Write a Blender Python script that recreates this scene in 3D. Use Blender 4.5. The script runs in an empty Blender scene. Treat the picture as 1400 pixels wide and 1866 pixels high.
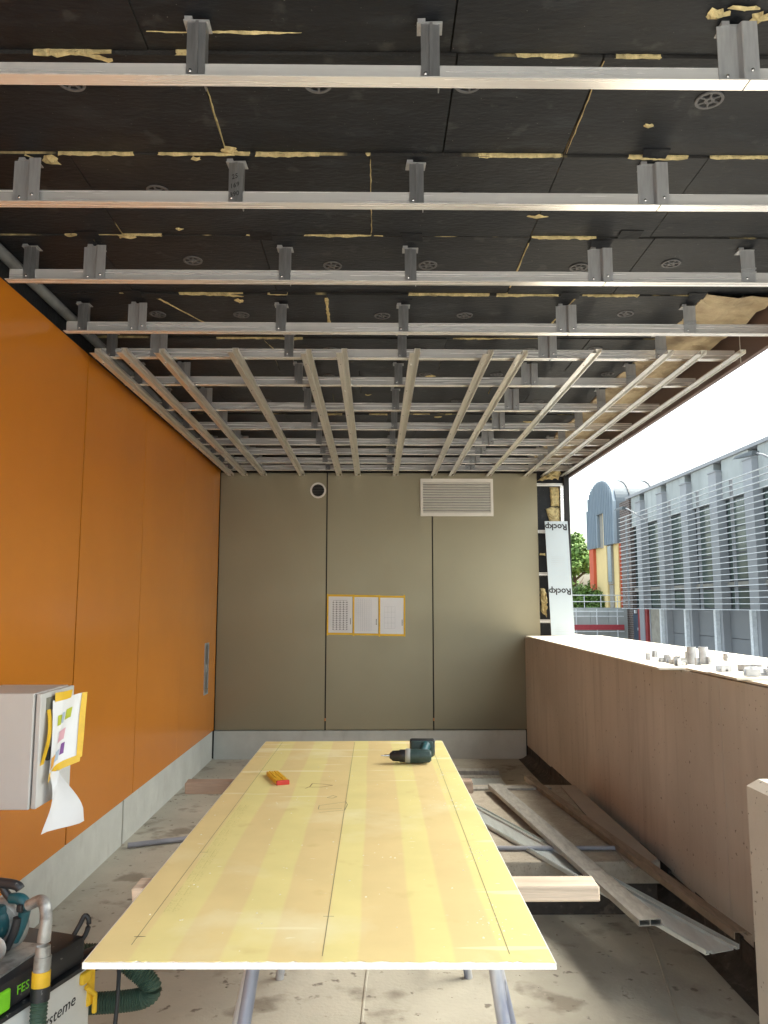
import bpy, bmesh, math, random
from mathutils import Vector, Matrix, noise
R = math.radians
rnd = random.Random(7)
SC = bpy.context.scene
COL = SC.collection

# ------------------------------------------------------------------ camera, sky, sun, exposure
cd = bpy.data.cameras.new('camera'); cam = bpy.data.objects.new('camera', cd); COL.objects.link(cam)
cd.sensor_fit = 'HORIZONTAL'; cd.sensor_width = 36.0; cd.lens = 36.0
cd.clip_start = 0.05; cd.clip_end = 2000
cam.location = (0, 0, 1.47); cam.rotation_euler = (R(90 + 6.923), 0, R(-0.69))
SC.camera = cam
world = bpy.data.worlds.new('World'); SC.world = world; world.use_nodes = True
wn, wl = world.node_tree.nodes, world.node_tree.links
bg = wn['Background']
sky = wn.new('ShaderNodeTexSky'); sky.sky_type = 'NISHITA'; sky.sun_disc = False
SUN_EL, SUN_AZ = 58.0, 75.0          # azimuth: degrees clockwise from +Y (towards +X)
sky.sun_elevation = R(SUN_EL); sky.sun_rotation = R(SUN_AZ)
sky.air_density = 1.0; sky.dust_density = 6.0; sky.ozone_density = 1.0
hsv = wn.new('ShaderNodeHueSaturation'); hsv.inputs['Saturation'].default_value = 0.70
wl.new(sky.outputs[0], hsv.inputs['Color'])
tint = wn.new('ShaderNodeMix'); tint.data_type = 'RGBA'; tint.blend_type = 'MULTIPLY'; tint.inputs['Factor'].default_value = 1
tint.inputs['B'].default_value = (1.0, 1.03, .93, 1)          # thin overcast: a little less blue
wl.new(hsv.outputs[0], tint.inputs['A']); wl.new(tint.outputs['Result'], bg.inputs[0])
bg.inputs[1].default_value = 0.15
ld = bpy.data.lights.new('sun', 'SUN'); sun = bpy.data.objects.new('sun', ld); COL.objects.link(sun)
ld.energy = .7; ld.angle = R(50); ld.color = (1, .985, .96)
_d = Vector((math.sin(R(SUN_AZ)) * math.cos(R(SUN_EL)), math.cos(R(SUN_AZ)) * math.cos(R(SUN_EL)), math.sin(R(SUN_EL))))
sun.rotation_euler = _d.to_track_quat('Z', 'Y').to_euler(); sun.location = (20, 5, 40)
vs = SC.view_settings
vs.view_transform = 'Standard'; vs.look = 'None'; vs.gamma = 1.0; vs.use_curve_mapping = False
vs.exposure = 2.38
SC.cycles.max_bounces = 10; SC.cycles.diffuse_bounces = 6; SC.cycles.glossy_bounces = 5
SC.cycles.use_denoising = True; SC.cycles.sample_clamp_indirect = 8

# ------------------------------------------------------------------ helpers
MATS = {}
def mat(name, col, rough=.6, metal=0., var=.12, scale=6., stretch=(1, 1, 1), bump=0., bscale=None, col2=None, spec=.5, detail=5., coat=0.):
    m = bpy.data.materials.new(name); m.use_nodes = True
    n, l = m.node_tree.nodes, m.node_tree.links
    b = n['Principled BSDF']
    b.inputs['Roughness'].default_value = rough; b.inputs['Metallic'].default_value = metal
    b.inputs['Specular IOR Level'].default_value = spec
    if coat: b.inputs['Coat Weight'].default_value = coat; b.inputs['Coat Roughness'].default_value = .15
    tc = n.new('ShaderNodeTexCoord'); mp = n.new('ShaderNodeMapping'); l.new(tc.outputs['Object'], mp.inputs[0])
    mp.inputs['Scale'].default_value = stretch
    ns = n.new('ShaderNodeTexNoise'); ns.inputs['Scale'].default_value = scale; ns.inputs['Detail'].default_value = detail
    ns.inputs['Roughness'].default_value = .6
    l.new(mp.outputs[0], ns.inputs['Vector'])
    mx = n.new('ShaderNodeMix'); mx.data_type = 'RGBA'
    c2 = col2 if col2 else tuple(max(0, c * (1 - var)) for c in col)
    c1 = col if col2 else tuple(min(1, c * (1 + var)) for c in col)
    mx.inputs['A'].default_value = (*c1, 1); mx.inputs['B'].default_value = (*c2, 1)
    rp = n.new('ShaderNodeValToRGB'); rp.color_ramp.elements[0].position = .32; rp.color_ramp.elements[1].position = .68
    l.new(ns.outputs['Fac'], rp.inputs[0]); l.new(rp.outputs[0], mx.inputs['Factor'])
    l.new(mx.outputs['Result'], b.inputs['Base Color'])
    if bump:
        nb = n.new('ShaderNodeTexNoise'); nb.inputs['Scale'].default_value = bscale or scale * 4; nb.inputs['Detail'].default_value = 6
        l.new(mp.outputs[0], nb.inputs['Vector'])
        bp = n.new('ShaderNodeBump'); bp.inputs['Strength'].default_value = bump; bp.inputs['Distance'].default_value = .01
        l.new(nb.outputs['Fac'], bp.inputs['Height']); l.new(bp.outputs[0], b.inputs['Normal'])
    m['_mix'] = mx.name; MATS[name] = m
    return m
def overlay(m, scale, lo, hi, col, stretch=(1, 1, 1), detail=4., fac=1., kind='noise', offset=(0, 0, 0)):
    """a second layer (stains, specks, streaks) on the base colour"""
    n, l = m.node_tree.nodes, m.node_tree.links
    b = n['Principled BSDF']; src = b.inputs['Base Color'].links[0].from_socket
    tc = n.new('ShaderNodeTexCoord'); mp = n.new('ShaderNodeMapping'); l.new(tc.outputs['Object'], mp.inputs[0])
    mp.inputs['Scale'].default_value = stretch; mp.inputs['Location'].default_value = offset
    ns = n.new('ShaderNodeTexNoise'); ns.inputs['Scale'].default_value = scale; ns.inputs['Detail'].default_value = detail
    l.new(mp.outputs[0], ns.inputs['Vector'])
    mr = n.new('ShaderNodeMapRange'); mr.inputs['From Min'].default_value = lo; mr.inputs['From Max'].default_value = hi
    mr.inputs['To Max'].default_value = fac
    l.new(ns.outputs['Fac'], mr.inputs['Value'])
    mx = n.new('ShaderNodeMix'); mx.data_type = 'RGBA'; mx.inputs['B'].default_value = (*col, 1)
    l.new(src, mx.inputs['A']); l.new(mr.outputs[0], mx.inputs['Factor']); l.new(mx.outputs['Result'], b.inputs['Base Color'])
    return m
def rough_var(m, scale, lo, hi, stretch=(1, 1, 1)):
    n, l = m.node_tree.nodes, m.node_tree.links
    b = n['Principled BSDF']
    tc = n.new('ShaderNodeTexCoord'); mp = n.new('ShaderNodeMapping'); l.new(tc.outputs['Object'], mp.inputs[0])
    mp.inputs['Scale'].default_value = stretch
    ns = n.new('ShaderNodeTexNoise'); ns.inputs['Scale'].default_value = scale; ns.inputs['Detail'].default_value = 4
    l.new(mp.outputs[0], ns.inputs['Vector'])
    mr = n.new('ShaderNodeMapRange'); mr.inputs['From Min'].default_value = .3; mr.inputs['From Max'].default_value = .7
    mr.inputs['To Min'].default_value = lo; mr.inputs['To Max'].default_value = hi
    l.new(ns.outputs['Fac'], mr.inputs['Value']); l.new(mr.outputs[0], b.inputs['Roughness'])
    return m

class MB:
    """collects shapes; build() links them as ONE mesh object"""
    def __init__(s): s.bm = bmesh.new(); s.mi = 0
    def _face(s, vs):
        try:
            f = s.bm.faces.new(vs); f.material_index = s.mi; return f
        except ValueError: return None
    def hexa(s, p):          # 8 points: bottom 4 ccw, top 4 ccw
        v = [s.bm.verts.new(q) for q in p]
        for f in ((3, 2, 1, 0), (4, 5, 6, 7), (0, 1, 5, 4), (1, 2, 6, 5), (2, 3, 7, 6), (3, 0, 4, 7)): s._face([v[i] for i in f])
        return s
    def box(s, x0, x1, y0, y1, z0, z1, bev=0., mtx=None):
        if bev:
            t = bmesh.new(); bmesh.ops.create_cube(t, size=1)
            for v in t.verts:
                v.co = Vector(((x0 + x1) / 2 + v.co.x * (x1 - x0), (y0 + y1) / 2 + v.co.y * (y1 - y0), (z0 + z1) / 2 + v.co.z * (z1 - z0)))
            bmesh.ops.bevel(t, geom=t.edges[:], offset=bev, segments=2, affect='EDGES', profile=.5)
            s._merge(t, mtx); return s
        p = [(x0, y0, z0), (x1, y0, z0), (x1, y1, z0), (x0, y1, z0), (x0, y0, z1), (x1, y0, z1), (x1, y1, z1), (x0, y1, z1)]
        if mtx: p = [mtx @ Vector(q) for q in p]
        return s.hexa(p)
    def _merge(s, t, mtx=None):
        mp = {}
        for v in t.verts: mp[v] = s.bm.verts.new(mtx @ v.co if mtx else v.co)
        for f in t.faces: s._face([mp[v] for v in f.verts])
        t.free()
    def prism(s, poly, a, b, axis='Y', mtx=None):
        """closed 2-D outline swept between a and b along an axis"""
        def P(u, w, t):
            q = {'Y': (u, t, w), 'X': (t, u, w), 'Z': (u, w, t)}[axis]
            return mtx @ Vector(q) if mtx else q
        A = [s.bm.verts.new(P(u, w, a)) for u, w in poly]; B = [s.bm.verts.new(P(u, w, b)) for u, w in poly]
        n = len(poly)
        s._face(A); s._face(B[::-1])
        for i in range(n): s._face([A[i], B[i], B[(i + 1) % n], A[(i + 1) % n]])
        return s
    def wallsec(s, line, th, a, b, axis='Y', mtx=None):
        """thin-walled open section: polyline offset by th, swept"""
        n = len(line); L = [Vector(p) for p in line]; off = []
        for i in range(n):
            d = Vector((0, 0))
            if i: d += (L[i] - L[i - 1]).normalized()
            if i < n - 1: d += (L[i + 1] - L[i]).normalized()
            d.normalize(); nn = Vector((-d.y, d.x))
            if 0 < i < n - 1:
                e = (L[i] - L[i - 1]).normalized(); c = nn.dot(Vector((-e.y, e.x))); nn = nn / max(c, .3)
            off.append(L[i] + nn * th)
        for i in range(n - 1):
            s.prism([tuple(L[i]), tuple(L[i + 1]), tuple(off[i + 1]), tuple(off[i])], a, b, axis, mtx)
        return s
    def tube(s, pts, r, seg=10, cap=True, rad=None, fine=0):
        pts = [Vector(p) for p in pts]; rings = []
        if fine:
            rd = rad or [r] * len(pts); np_, nr = [], []
            for i in range(len(pts) - 1):
                p0, p1, p2, p3 = pts[max(i - 1, 0)], pts[i], pts[i + 1], pts[min(i + 2, len(pts) - 1)]
                for k in range(fine):
                    t = k / fine; np_.append(.5 * ((2 * p1) + (p2 - p0) * t + (2 * p0 - 5 * p1 + 4 * p2 - p3) * t * t + (3 * p1 - p0 - 3 * p2 + p3) * t ** 3)); nr.append(rd[i] + (rd[i + 1] - rd[i]) * t)
            pts, rad = np_ + [pts[-1]], nr + [rd[-1]]
        up = Vector((0, 0, 1))
        for i, p in enumerate(pts):
            d = (pts[min(i + 1, len(pts) - 1)] - pts[max(i - 1, 0)]).normalized()
            a = d.cross(up)
            if a.length < .05: a = d.cross(Vector((0, 1, 0)))
            a.normalize(); b = d.cross(a).normalized()
            rr = rad[i] if rad else r
            rings.append([s.bm.verts.new(p + (a * math.cos(t) + b * math.sin(t)) * rr) for t in [2 * math.pi * k / seg for k in range(seg)]])
        for i in range(len(rings) - 1):
            for k in range(seg): s._face([rings[i][k], rings[i][(k + 1) % seg], rings[i + 1][(k + 1) % seg], rings[i + 1][k]])
        if cap: s._face(rings[0][::-1]); s._face(rings[-1])
        return s
    def lathe(s, prof, c=(0, 0, 0), axis=(0, 0, 1), seg=20):
        """prof: (radius, height) pairs"""
        ax = Vector(axis).normalized(); a = ax.orthogonal().normalized(); b = ax.cross(a); c = Vector(c); rings = []
        for r, h in prof:
            rings.append([s.bm.verts.new(c + ax * h + (a * math.cos(t) + b * math.sin(t)) * max(r, 1e-5)) for t in [2 * math.pi * k / seg for k in range(seg)]])
        for i in range(len(rings) - 1):
            for k in range(seg): s._face([rings[i][k], rings[i][(k + 1) % seg], rings[i + 1][(k + 1) % seg], rings[i + 1][k]])
        s._face(rings[0][::-1]); s._face(rings[-1])
        return s
    def quad(s, *p): s._face([s.bm.verts.new(q) for q in p]); return s
    def poly(s, pts): s._face([s.bm.verts.new(q) for q in pts]); return s
    def mesh(s, name, mats, smooth=False):
        bmesh.ops.recalc_face_normals(s.bm, faces=s.bm.faces[:])
        me = bpy.data.meshes.new(name); s.bm.to_mesh(me); s.bm.free()
        for m in (mats if isinstance(mats, (list, tuple)) else [mats]): me.materials.append(m)
        if smooth:
            for p in me.polygons: p.use_smooth = True
            try: me.set_sharp_from_angle(angle=R(40))
            except Exception: pass
        return me
    def build(s, name, mats, parent=None, smooth=False, local=False, tag=None):
        return link(name, s.mesh(name, mats, smooth), parent, local, tag)
def link(name, me, parent=None, local=False, tag=None):
    o = bpy.data.objects.new(name, me); COL.objects.link(o)
    if parent:
        o.parent = parent
        if not local: o.matrix_parent_inverse = PM[parent.name].inverted()
        PM[o.name] = PM[parent.name].copy() if local else Matrix()
    else: PM[o.name] = Matrix()
    if tag: label(o, *tag)
    return o
PM = {}
def label(o, lab, cat, group=None, kind=None):
    o['label'] = lab; o['category'] = cat
    if group: o['group'] = group
    if kind: o['kind'] = kind
    return o
def thing(name, lab, cat, loc=(0, 0, 0), rz=0., group=None):
    o = bpy.data.objects.new(name, None); COL.objects.link(o); o.empty_display_size = .1
    o.location = loc; o.rotation_euler = (0, 0, rz)
    PM[o.name] = Matrix.Translation(loc) @ Matrix.Rotation(rz, 4, 'Z')
    return label(o, lab, cat, group)
def struct(o): o['kind'] = 'structure'; return o
def text_mesh(body, size, m, mtx, name, parent, local=False, extrude=.0004, bold=0.):
    cu = bpy.data.curves.new('t', 'FONT'); cu.body = body; cu.size = size; cu.extrude = extrude; cu.resolution_u = 2; cu.offset = bold; cu.shear = .28 if name == 'handwriting' else 0.
    cu.align_x = 'CENTER'; cu.align_y = 'CENTER'
    t = bpy.data.objects.new('t', cu); COL.objects.link(t)
    bpy.context.view_layer.update()
    me = bpy.data.meshes.new_from_object(t.evaluated_get(bpy.context.evaluated_depsgraph_get()))
    bpy.data.objects.remove(t); bpy.data.curves.remove(cu)
    me.transform(mtx); me.materials.clear(); me.materials.append(m)
    return link(name, me, parent, local)
def frame_mtx(o, ux, uy):
    ux = Vector(ux).normalized(); uy = Vector(uy).normalized(); uz = ux.cross(uy)
    return Matrix(((ux.x, uy.x, uz.x, o[0]), (ux.y, uy.y, uz.y, o[1]), (ux.z, uy.z, uz.z, o[2]), (0, 0, 0, 1)))

# ------------------------------------------------------------------ materials
M_floor = mat('floor_concrete', (.43, .41, .345), .75, var=.16, scale=1.6, bump=.25, bscale=60, detail=9)
overlay(M_floor, 5, .58, .74, (.16, .135, .105), detail=8, fac=.8)
overlay(M_floor, 1.3, .54, .66, (.25, .225, .185), detail=9, fac=.75, stretch=(1, .6, 1), offset=(2, 4, 0))
overlay(M_floor, 16, .63, .69, (.11, .09, .07), detail=6, fac=.8)
overlay(M_floor, 3.1, .60, .66, (.17, .145, .11), detail=9, fac=.7, offset=(6, 1, 0))
overlay(M_floor, 38, .64, .72, (.42, .39, .34), detail=3, fac=.5)
overlay(M_floor, 0.8, .55, .7, (.36, .33, .28), detail=6, fac=.6, offset=(3, 7, 0))
M_conc = mat('plinth_concrete', (.49, .50, .465), .8, var=.1, scale=4, bump=.15, bscale=50)
overlay(M_conc, 9, .58, .75, (.38, .37, .34), stretch=(1, 1, .4), fac=.6)
M_concpost = mat('post_concrete', (.50, .46, .40), .8, var=.07, scale=5, bump=.12, bscale=70)
overlay(M_concpost, 60, .72, .76, (.12, .1, .08), detail=1, fac=.8)
M_slab = mat('slab_concrete', (.36, .32, .26), .85, var=.15, scale=14, bump=.3, bscale=90)
overlay(M_slab, 80, .6, .68, (.22, .18, .14), detail=2, fac=.6)
M_orange = mat('orange_panel', (.55, .182, .013), .25, var=.04, scale=1.3, spec=.45)
M_olive = mat('olive_metallic_panel', (.285, .255, .178), .34, metal=.55, var=.03, scale=1.1)
def bow(m, scale, st):
    n, l = m.node_tree.nodes, m.node_tree.links
    tc = n.new('ShaderNodeTexCoord'); ns = n.new('ShaderNodeTexNoise'); ns.inputs['Scale'].default_value = scale; ns.inputs['Detail'].default_value = 1.5; l.new(tc.outputs['Object'], ns.inputs['Vector'])
    bp = n.new('ShaderNodeBump'); bp.inputs['Strength'].default_value = st; bp.inputs['Distance'].default_value = .05; l.new(ns.outputs['Fac'], bp.inputs['Height']); l.new(bp.outputs[0], n['Principled BSDF'].inputs['Normal'])
bow(M_orange, .9, .012); bow(M_olive, .8, .010)
rough_var(M_orange, 2, .20, .27); rough_var(M_olive, 2.5, .30, .42)
overlay(M_olive, 5, .58, .8, (.27, .24, .17), detail=8, fac=.5)
M_gap = mat('joint_black', (.012, .012, .012), .8)
M_black = mat('black_fleece', (.0068, .0085, .0120), .55, var=.25, scale=8, stretch=(1, 2.5, 1), bump=.25, bscale=30, spec=.35)
overlay(M_black, 14, .62, .72, (.046, .048, .049), detail=9, fac=.6)
overlay(M_black, 5, .56, .72, (.019, .023, .029), stretch=(1, 3, 1), detail=9, fac=.8, offset=(9, 1, 0))
overlay(M_black, 2.2, .60, .78, (.034, .033, .029), detail=7, fac=.6, offset=(5, 2, 0))
overlay(M_black, 120, .74, .78, (.25, .24, .21), detail=2, fac=.7)
M_wool = mat('mineral_wool', (.52, .43, .22), .95, var=.35, scale=30, bump=1., bscale=120)
M_wool2 = mat('bare_wool', (.50, .42, .28), .95, var=.3, scale=7, bump=.7, bscale=60, col2=(.27, .21, .14))
M_edge = mat('board_edge', (.46, .38, .19), .95, var=.35, scale=30, bump=.6, bscale=120)
overlay(M_edge, 3.2, .36, .45, (.02, .02, .02), stretch=(1, 1, .01), detail=5)
M_alu = mat('aluminium', (.92, .915, .91), .34, metal=.55, var=.04, scale=5, stretch=(.5, 30, 30))
rough_var(M_alu, 4, .18, .32, (.4, 25, 25))
M_aluY = mat('aluminium_lengthwise', (.80, .79, .76), .30, metal=.75, var=.12, scale=4, stretch=(30, .5, 30))
M_galv = mat('galvanised_bracket', (.36, .37, .385), .45, metal=.35, var=.12, scale=9, stretch=(8, 8, 1.2))
M_galvd = mat('dark_galvanised_bracket', (.30, .305, .315), .38, metal=.75, var=.15, scale=9, stretch=(8, 8, 1.2))
M_zinc = mat('galvanised_channel', (.56, .60, .60), .38, metal=.5, var=.1, scale=6, stretch=(8, 1, 1))
M_dullalu = mat('weathered_aluminium', (.40, .385, .355), .5, metal=.6, var=.22, scale=10, stretch=(4, 1, 1))
overlay(M_dullalu, 12, .6, .75, (.17, .15, .13), detail=6, fac=.6)
M_dark = mat('anchor_plastic', (.11, .112, .12), .6, var=.1)
M_screw = mat('screw_steel', (.75, .75, .75), .25, metal=1.)
M_brown = mat('fascia_brown', (.115, .075, .068), .5, var=.08, scale=3)
M_white = mat('white_paint', (.74, .73, .71), .45, var=.03)
M_grille = mat('grille_enamel', (.66, .64, .60), .45, var=.04)
M_gypsum = mat('gypsum_core', (.82, .80, .76), .9, var=.04, scale=40, bump=.4, bscale=150)
M_parapet = mat('parapet_board', (.53, .47, .41), .8, var=.10, scale=2.2, stretch=(1, 1, .35), bump=.1, bscale=60)
overlay(M_parapet, 9, .52, .68, (.30, .255, .21), stretch=(1, 1.6, .12), detail=8, fac=.32)
overlay(M_parapet, 1.1, .48, .7, (.40, .345, .29), detail=8, fac=.7)
overlay(M_parapet, 26, .56, .66, (.53, .47, .41), stretch=(1, 1.6, .07), detail=4, fac=.2)
overlay(M_parapet, 45, .70, .74, (.10, .075, .06), detail=2, fac=.7)
M_bitumen = mat('bitumen', (.052, .043, .036), .7, var=.4, scale=12, bump=.6, bscale=25)
overlay(M_bitumen, 20, .6, .7, (.15, .125, .10), detail=6, fac=.7)
M_wood = mat('timber', (.56, .45, .34), .75, var=.22, scale=5, stretch=(.7, 12, 12), bump=.2, bscale=20)
M_oldwood = mat('old_timber', (.30, .21, .15), .8, var=.25, scale=5, stretch=(.7, 14, 14), bump=.3, bscale=20)
M_ply = mat('pale_cover_board', (.66, .60, .50), .7, var=.06, scale=3, stretch=(3, .6, 1))
M_film = mat('white_film', (.42, .48, .52), .5, var=.02, scale=3)
M_ink = mat('black_ink', (.02, .02, .022), .6)
M_faint = mat('grey_ink', (.42, .45, .48), .6)
M_tape = mat('yellow_tape', (.78, .48, .025), .5, var=.08, scale=25)
M_cab = mat('cabinet_grey', (.60, .595, .58), .5, var=.02, spec=.4)
M_paper = mat('paper', (.80, .80, .82), .7, var=.02)
M_pencil = mat('pencil', (.17, .155, .085), .7)
M_teal = mat('teal_plastic', (.010, .070, .085), .45, var=.15, scale=20)
overlay(M_teal, 26, .6, .72, (.30, .27, .22), detail=6, fac=.5)
M_tealdark = mat('dark_teal_plastic', (.025, .050, .048), .5, var=.2, scale=40)
M_blackpl = mat('black_plastic', (.018, .019, .022), .45, var=.2)
overlay(M_blackpl, 60, .68, .74, (.30, .29, .27), detail=3, fac=.5)
M_dustmetal = mat('dusty_metal', (.37, .37, .355), .45, metal=.5, var=.3, scale=18)
overlay(M_dustmetal, 30, .55, .7, (.12, .11, .10), detail=5, fac=.6)
M_vac = mat('vacuum_grey', (.64, .65, .63), .5, var=.04, scale=8)
overlay(M_vac, 9, .6, .8, (.36, .35, .31), detail=6, fac=.5)
M_green = mat('button_green', (.20, .62, .02), .4)
M_hose = mat('green_hose', (.045, .085, .06), .6, var=.15, scale=12)
M_red = mat('red_plastic', (.55, .04, .025), .5)
M_steelblue = mat('worn_blue_paint', (.55, .56, .58), .5, metal=.2, var=.08, scale=14)
overlay(M_steelblue, 16, .60, .64, (.03, .04, .12), detail=3, stretch=(1, 1, .35), fac=.95)
overlay(M_steelblue, 5, .47, .56, (.10, .13, .24), detail=4, fac=.6, stretch=(2.5, 1, .5))
M_pipeblue = mat('grey_blue_pipe', (.26, .265, .30), .5, var=.15, scale=10)

# plasterboard face: bands of two paper tones along the sheet (the sheet's own colours)
M_board = mat('plasterboard_paper', (.70, .56, .20), .75, var=.03, scale=3)
def _board():
    n, l = M_board.node_tree.nodes, M_board.node_tree.links
    b = n['Principled BSDF']
    tc = n.new('ShaderNodeTexCoord'); sp = n.new('ShaderNodeSeparateXYZ'); l.new(tc.outputs['Object'], sp.inputs[0])
    ns = n.new('ShaderNodeTexNoise'); ns.inputs['Scale'].default_value = 2.2; ns.inputs['Detail'].default_value = 3; l.new(tc.outputs['Object'], ns.inputs['Vector'])
    ad = n.new('ShaderNodeMath'); ad.operation = 'MULTIPLY_ADD'; l.new(ns.outputs['Fac'], ad.inputs[0]); ad.inputs[1].default_value = .022; l.new(sp.outputs['X'], ad.inputs[2])
    mr = n.new('ShaderNodeMapRange'); mr.inputs['From Min'].default_value = -.56 + .011; mr.inputs['From Max'].default_value = .35 + .011; l.new(ad.outputs[0], mr.inputs['Value'])
    rp = n.new('ShaderNodeValToRGB'); l.new(mr.outputs[0], rp.inputs[0])
    Yc, Oc = (.69, .60, .245, 1), (.665, .51, .24, 1)
    cuts = [.093, .182, .286, .386, .505, .582, .705, .79, .89]; st = [(0, Oc)]
    for k_, c_ in enumerate(cuts): st += [(c_ - .004, Oc if k_ % 2 == 0 else Yc), (c_ + .004, Yc if k_ % 2 == 0 else Oc)]
    st.append((1, Yc))
    e = rp.color_ramp.elements
    e[0].position, e[0].color = st[0]; e[1].position, e[1].color = st[-1]
    for p, c in st[1:-1]:
        q = e.new(p); q.color = c
    mx = n.new('ShaderNodeMix'); mx.data_type = 'RGBA'; mx.blend_type = 'MULTIPLY'; mx.inputs['Factor'].default_value = 1
    n2 = n.new('ShaderNodeTexNoise'); n2.inputs['Scale'].default_value = 7; n2.inputs['Detail'].default_value = 8; l.new(tc.outputs['Object'], n2.inputs['Vector'])
    m2 = n.new('ShaderNodeMapRange'); m2.inputs['To Min'].default_value = .88; m2.inputs['To Max'].default_value = 1.1; l.new(n2.outputs['Fac'], m2.inputs['Value'])
    fd = n.new('ShaderNodeMix'); fd.data_type = 'RGBA'; fd.inputs['B'].default_value = (.68, .57, .25, 1)
    n3 = n.new('ShaderNodeTexNoise'); n3.inputs['Scale'].default_value = 1.1; n3.inputs['Detail'].default_value = 5; l.new(tc.outputs['Object'], n3.inputs['Vector'])
    m3 = n.new('ShaderNodeMapRange'); m3.inputs['From Min'].default_value = .35; m3.inputs['From Max'].default_value = .7; m3.inputs['To Min'].default_value = .05; m3.inputs['To Max'].default_value = .38; l.new(n3.outputs['Fac'], m3.inputs['Value'])
    l.new(m3.outputs[0], fd.inputs['Factor']); l.new(rp.outputs[0], fd.inputs['A'])
    l.new(fd.outputs['Result'], mx.inputs['A']); l.new(m2.outputs[0], mx.inputs['B']); l.new(mx.outputs['Result'], b.inputs['Base Color'])
    overlay(M_board, 42, .70, .76, (.84, .80, .64), stretch=(.5, 1.6, 1), detail=3, fac=.6)
    overlay(M_board, 3, .58, .76, (.78, .72, .46), detail=9, fac=.65, offset=(1, 9, 0)); overlay(M_board, 9, .62, .74, (.55, .42, .17), detail=8, fac=.45, offset=(4, 2, 0)); overlay(M_board, 5, .63, .66, (.80, .74, .50), stretch=(.25, 2.2, 1), detail=5, fac=.5, offset=(7, 2, 0))
_board()

# ------------------------------------------------------------------ main planes (metres)
XL, YW, XP, XO = -1.548, 7.622, 1.475, 2.205     # orange wall, far wall, parapet inner / outer face
ZP = 1.165                                       # parapet top
ZR = 2.785                                       # underside of the cross rails
# ground and terrace floor
struct(MB().box(-600, 600, -600, 900, -5.2, -5.0).build('ground', mat('ground_asphalt', (.12, .115, .11), .9, var=.15, scale=.3)))
struct(MB().box(-30, 30, -60, .1, -.4, -.006).build('unseen_bounce_pavement', mat('bounce_paving', (.40, .39, .37), .85, var=.12, scale=.8)))  # unseen paving behind the camera, added to bounce light onto ceiling and rails
fl = MB().box(-2.4, 2.3, .1, 7.9, -.35, 0).build('floor', M_floor); struct(fl)
for k, (a, b) in enumerate((((-.09, 1.2), (-.02, 3.6)), ((.52, 1.2), (.36, 2.2)), ((.78, 1.4), (1.25, 3.7)))):
    pts = [(a[0] + (b[0] - a[0]) * t / 14 + rnd.uniform(-.004, .004), a[1] + (b[1] - a[1]) * t / 14, -.001) for t in range(15)]
    MB().tube(pts, .006, 6).build('screed_ridge', M_floor, fl)

# ---- orange wall (left): panels, joint backing, concrete plinth
ow = thing('orange_clad_wall', 'long glossy orange panel wall on a pale concrete plinth', 'wall', (XL, 3, 0))
MB().box(XL - .30, XL - .045, .2, YW + .05, .26, 3.3).build('backing', M_gap, ow)
ys = [.2, .8, 1.87, 2.95, 4.04, 5.119, 6.203, 7.31, YW - .012]
for i in range(len(ys) - 1):
    g = .008 if abs(ys[i] - 4.04) < .01 or abs(ys[i + 1] - 4.04) < .01 else .0012
    MB().box(XL - .010, XL, ys[i] + g, ys[i + 1] - g, .275, 2.815, bev=.0008).build('panel', M_orange, ow)
for a, b in ((.2, 4.965), (4.99, YW - .005)):
    MB().box(XL - .2, XL - .012, a, b, -.01, .272, bev=.004).build('plinth', M_conc, ow)
MB().box(XL - .15, XL - .03, 4.965, 4.99, 0, .27).build('joint_filler', mat('joint_rust', (.34, .20, .09), .9, var=.4, scale=30), ow)
# flush pull in the far orange panel
h = MB().box(XL - .004, XL + .006, 7.115, 7.135, .66, 1.125).box(XL - .004, XL + .006, 7.255, 7.275, .66, 1.125).box(XL - .004, XL + .006, 7.135, 7.255, 1.105, 1.125).box(XL - .004, XL + .006, 7.135, 7.255, .66, .672).build('flush_handle', M_galv, ow)
MB().box(XL - .008, XL + .001, 7.135, 7.255, .672, 1.105).build('recess', mat('handle_recess', (.20, .19, .175), .4, metal=.6), h)
MB().box(XL, XL + .012, 7.15, 7.24, .70, .715, bev=.002).box(XL, XL + .010, 7.19, 7.205, .86, .93, bev=.002).build('catch', M_screw, h)
# black membrane strip and steel edge above the orange panels
mb = MB().box(XL - .04, XL - .032, .5, YW, 2.80, 3.0)
mb.build('membrane', M_black, ow)
MB().tube([(XL - .005, .5, 2.925), (XL - .005, YW, 2.925)], .026, 10).build('edge_tube', mat('edge_tube_grey', (.16, .165, .17), .5, var=.3, scale=6), ow, smooth=True)

# ---- far wall
fw = thing('olive_clad_wall', 'far end wall of three tall olive metal panels', 'wall', (0, YW, 0))
MB().box(XL - .3, 1.97, YW + .05, YW + .30, 0, 3.3).build('backing', M_gap, fw)
for a, b in ((XL + .006, -.484), (-.472, .568), (.580, 1.63)):
    MB().box(a, b, YW, YW + .008, .277, 2.79, bev=.001).build('panel', M_olive, fw)
MB().box(-.487, -.469, YW + .009, YW + .05, .27, 2.8).build('joint_strip', M_gap, fw)
MB().box(.565, .583, YW + .009, YW + .05, .27, 2.8).build('joint_strip', M_gap, fw)
MB().box(XL, 1.468, YW + .004, YW + .06, -.01, .268, bev=.003).build('plinth', M_conc, fw)
M_copper = mat('copper_clip', (.6, .25, .10), .4, metal=.7)
for x in (-.478, .574):
    MB().box(x - .006, x + .006, YW - .015, YW + .009, .36, .385, bev=.002).build('clip', M_copper, fw)

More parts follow.
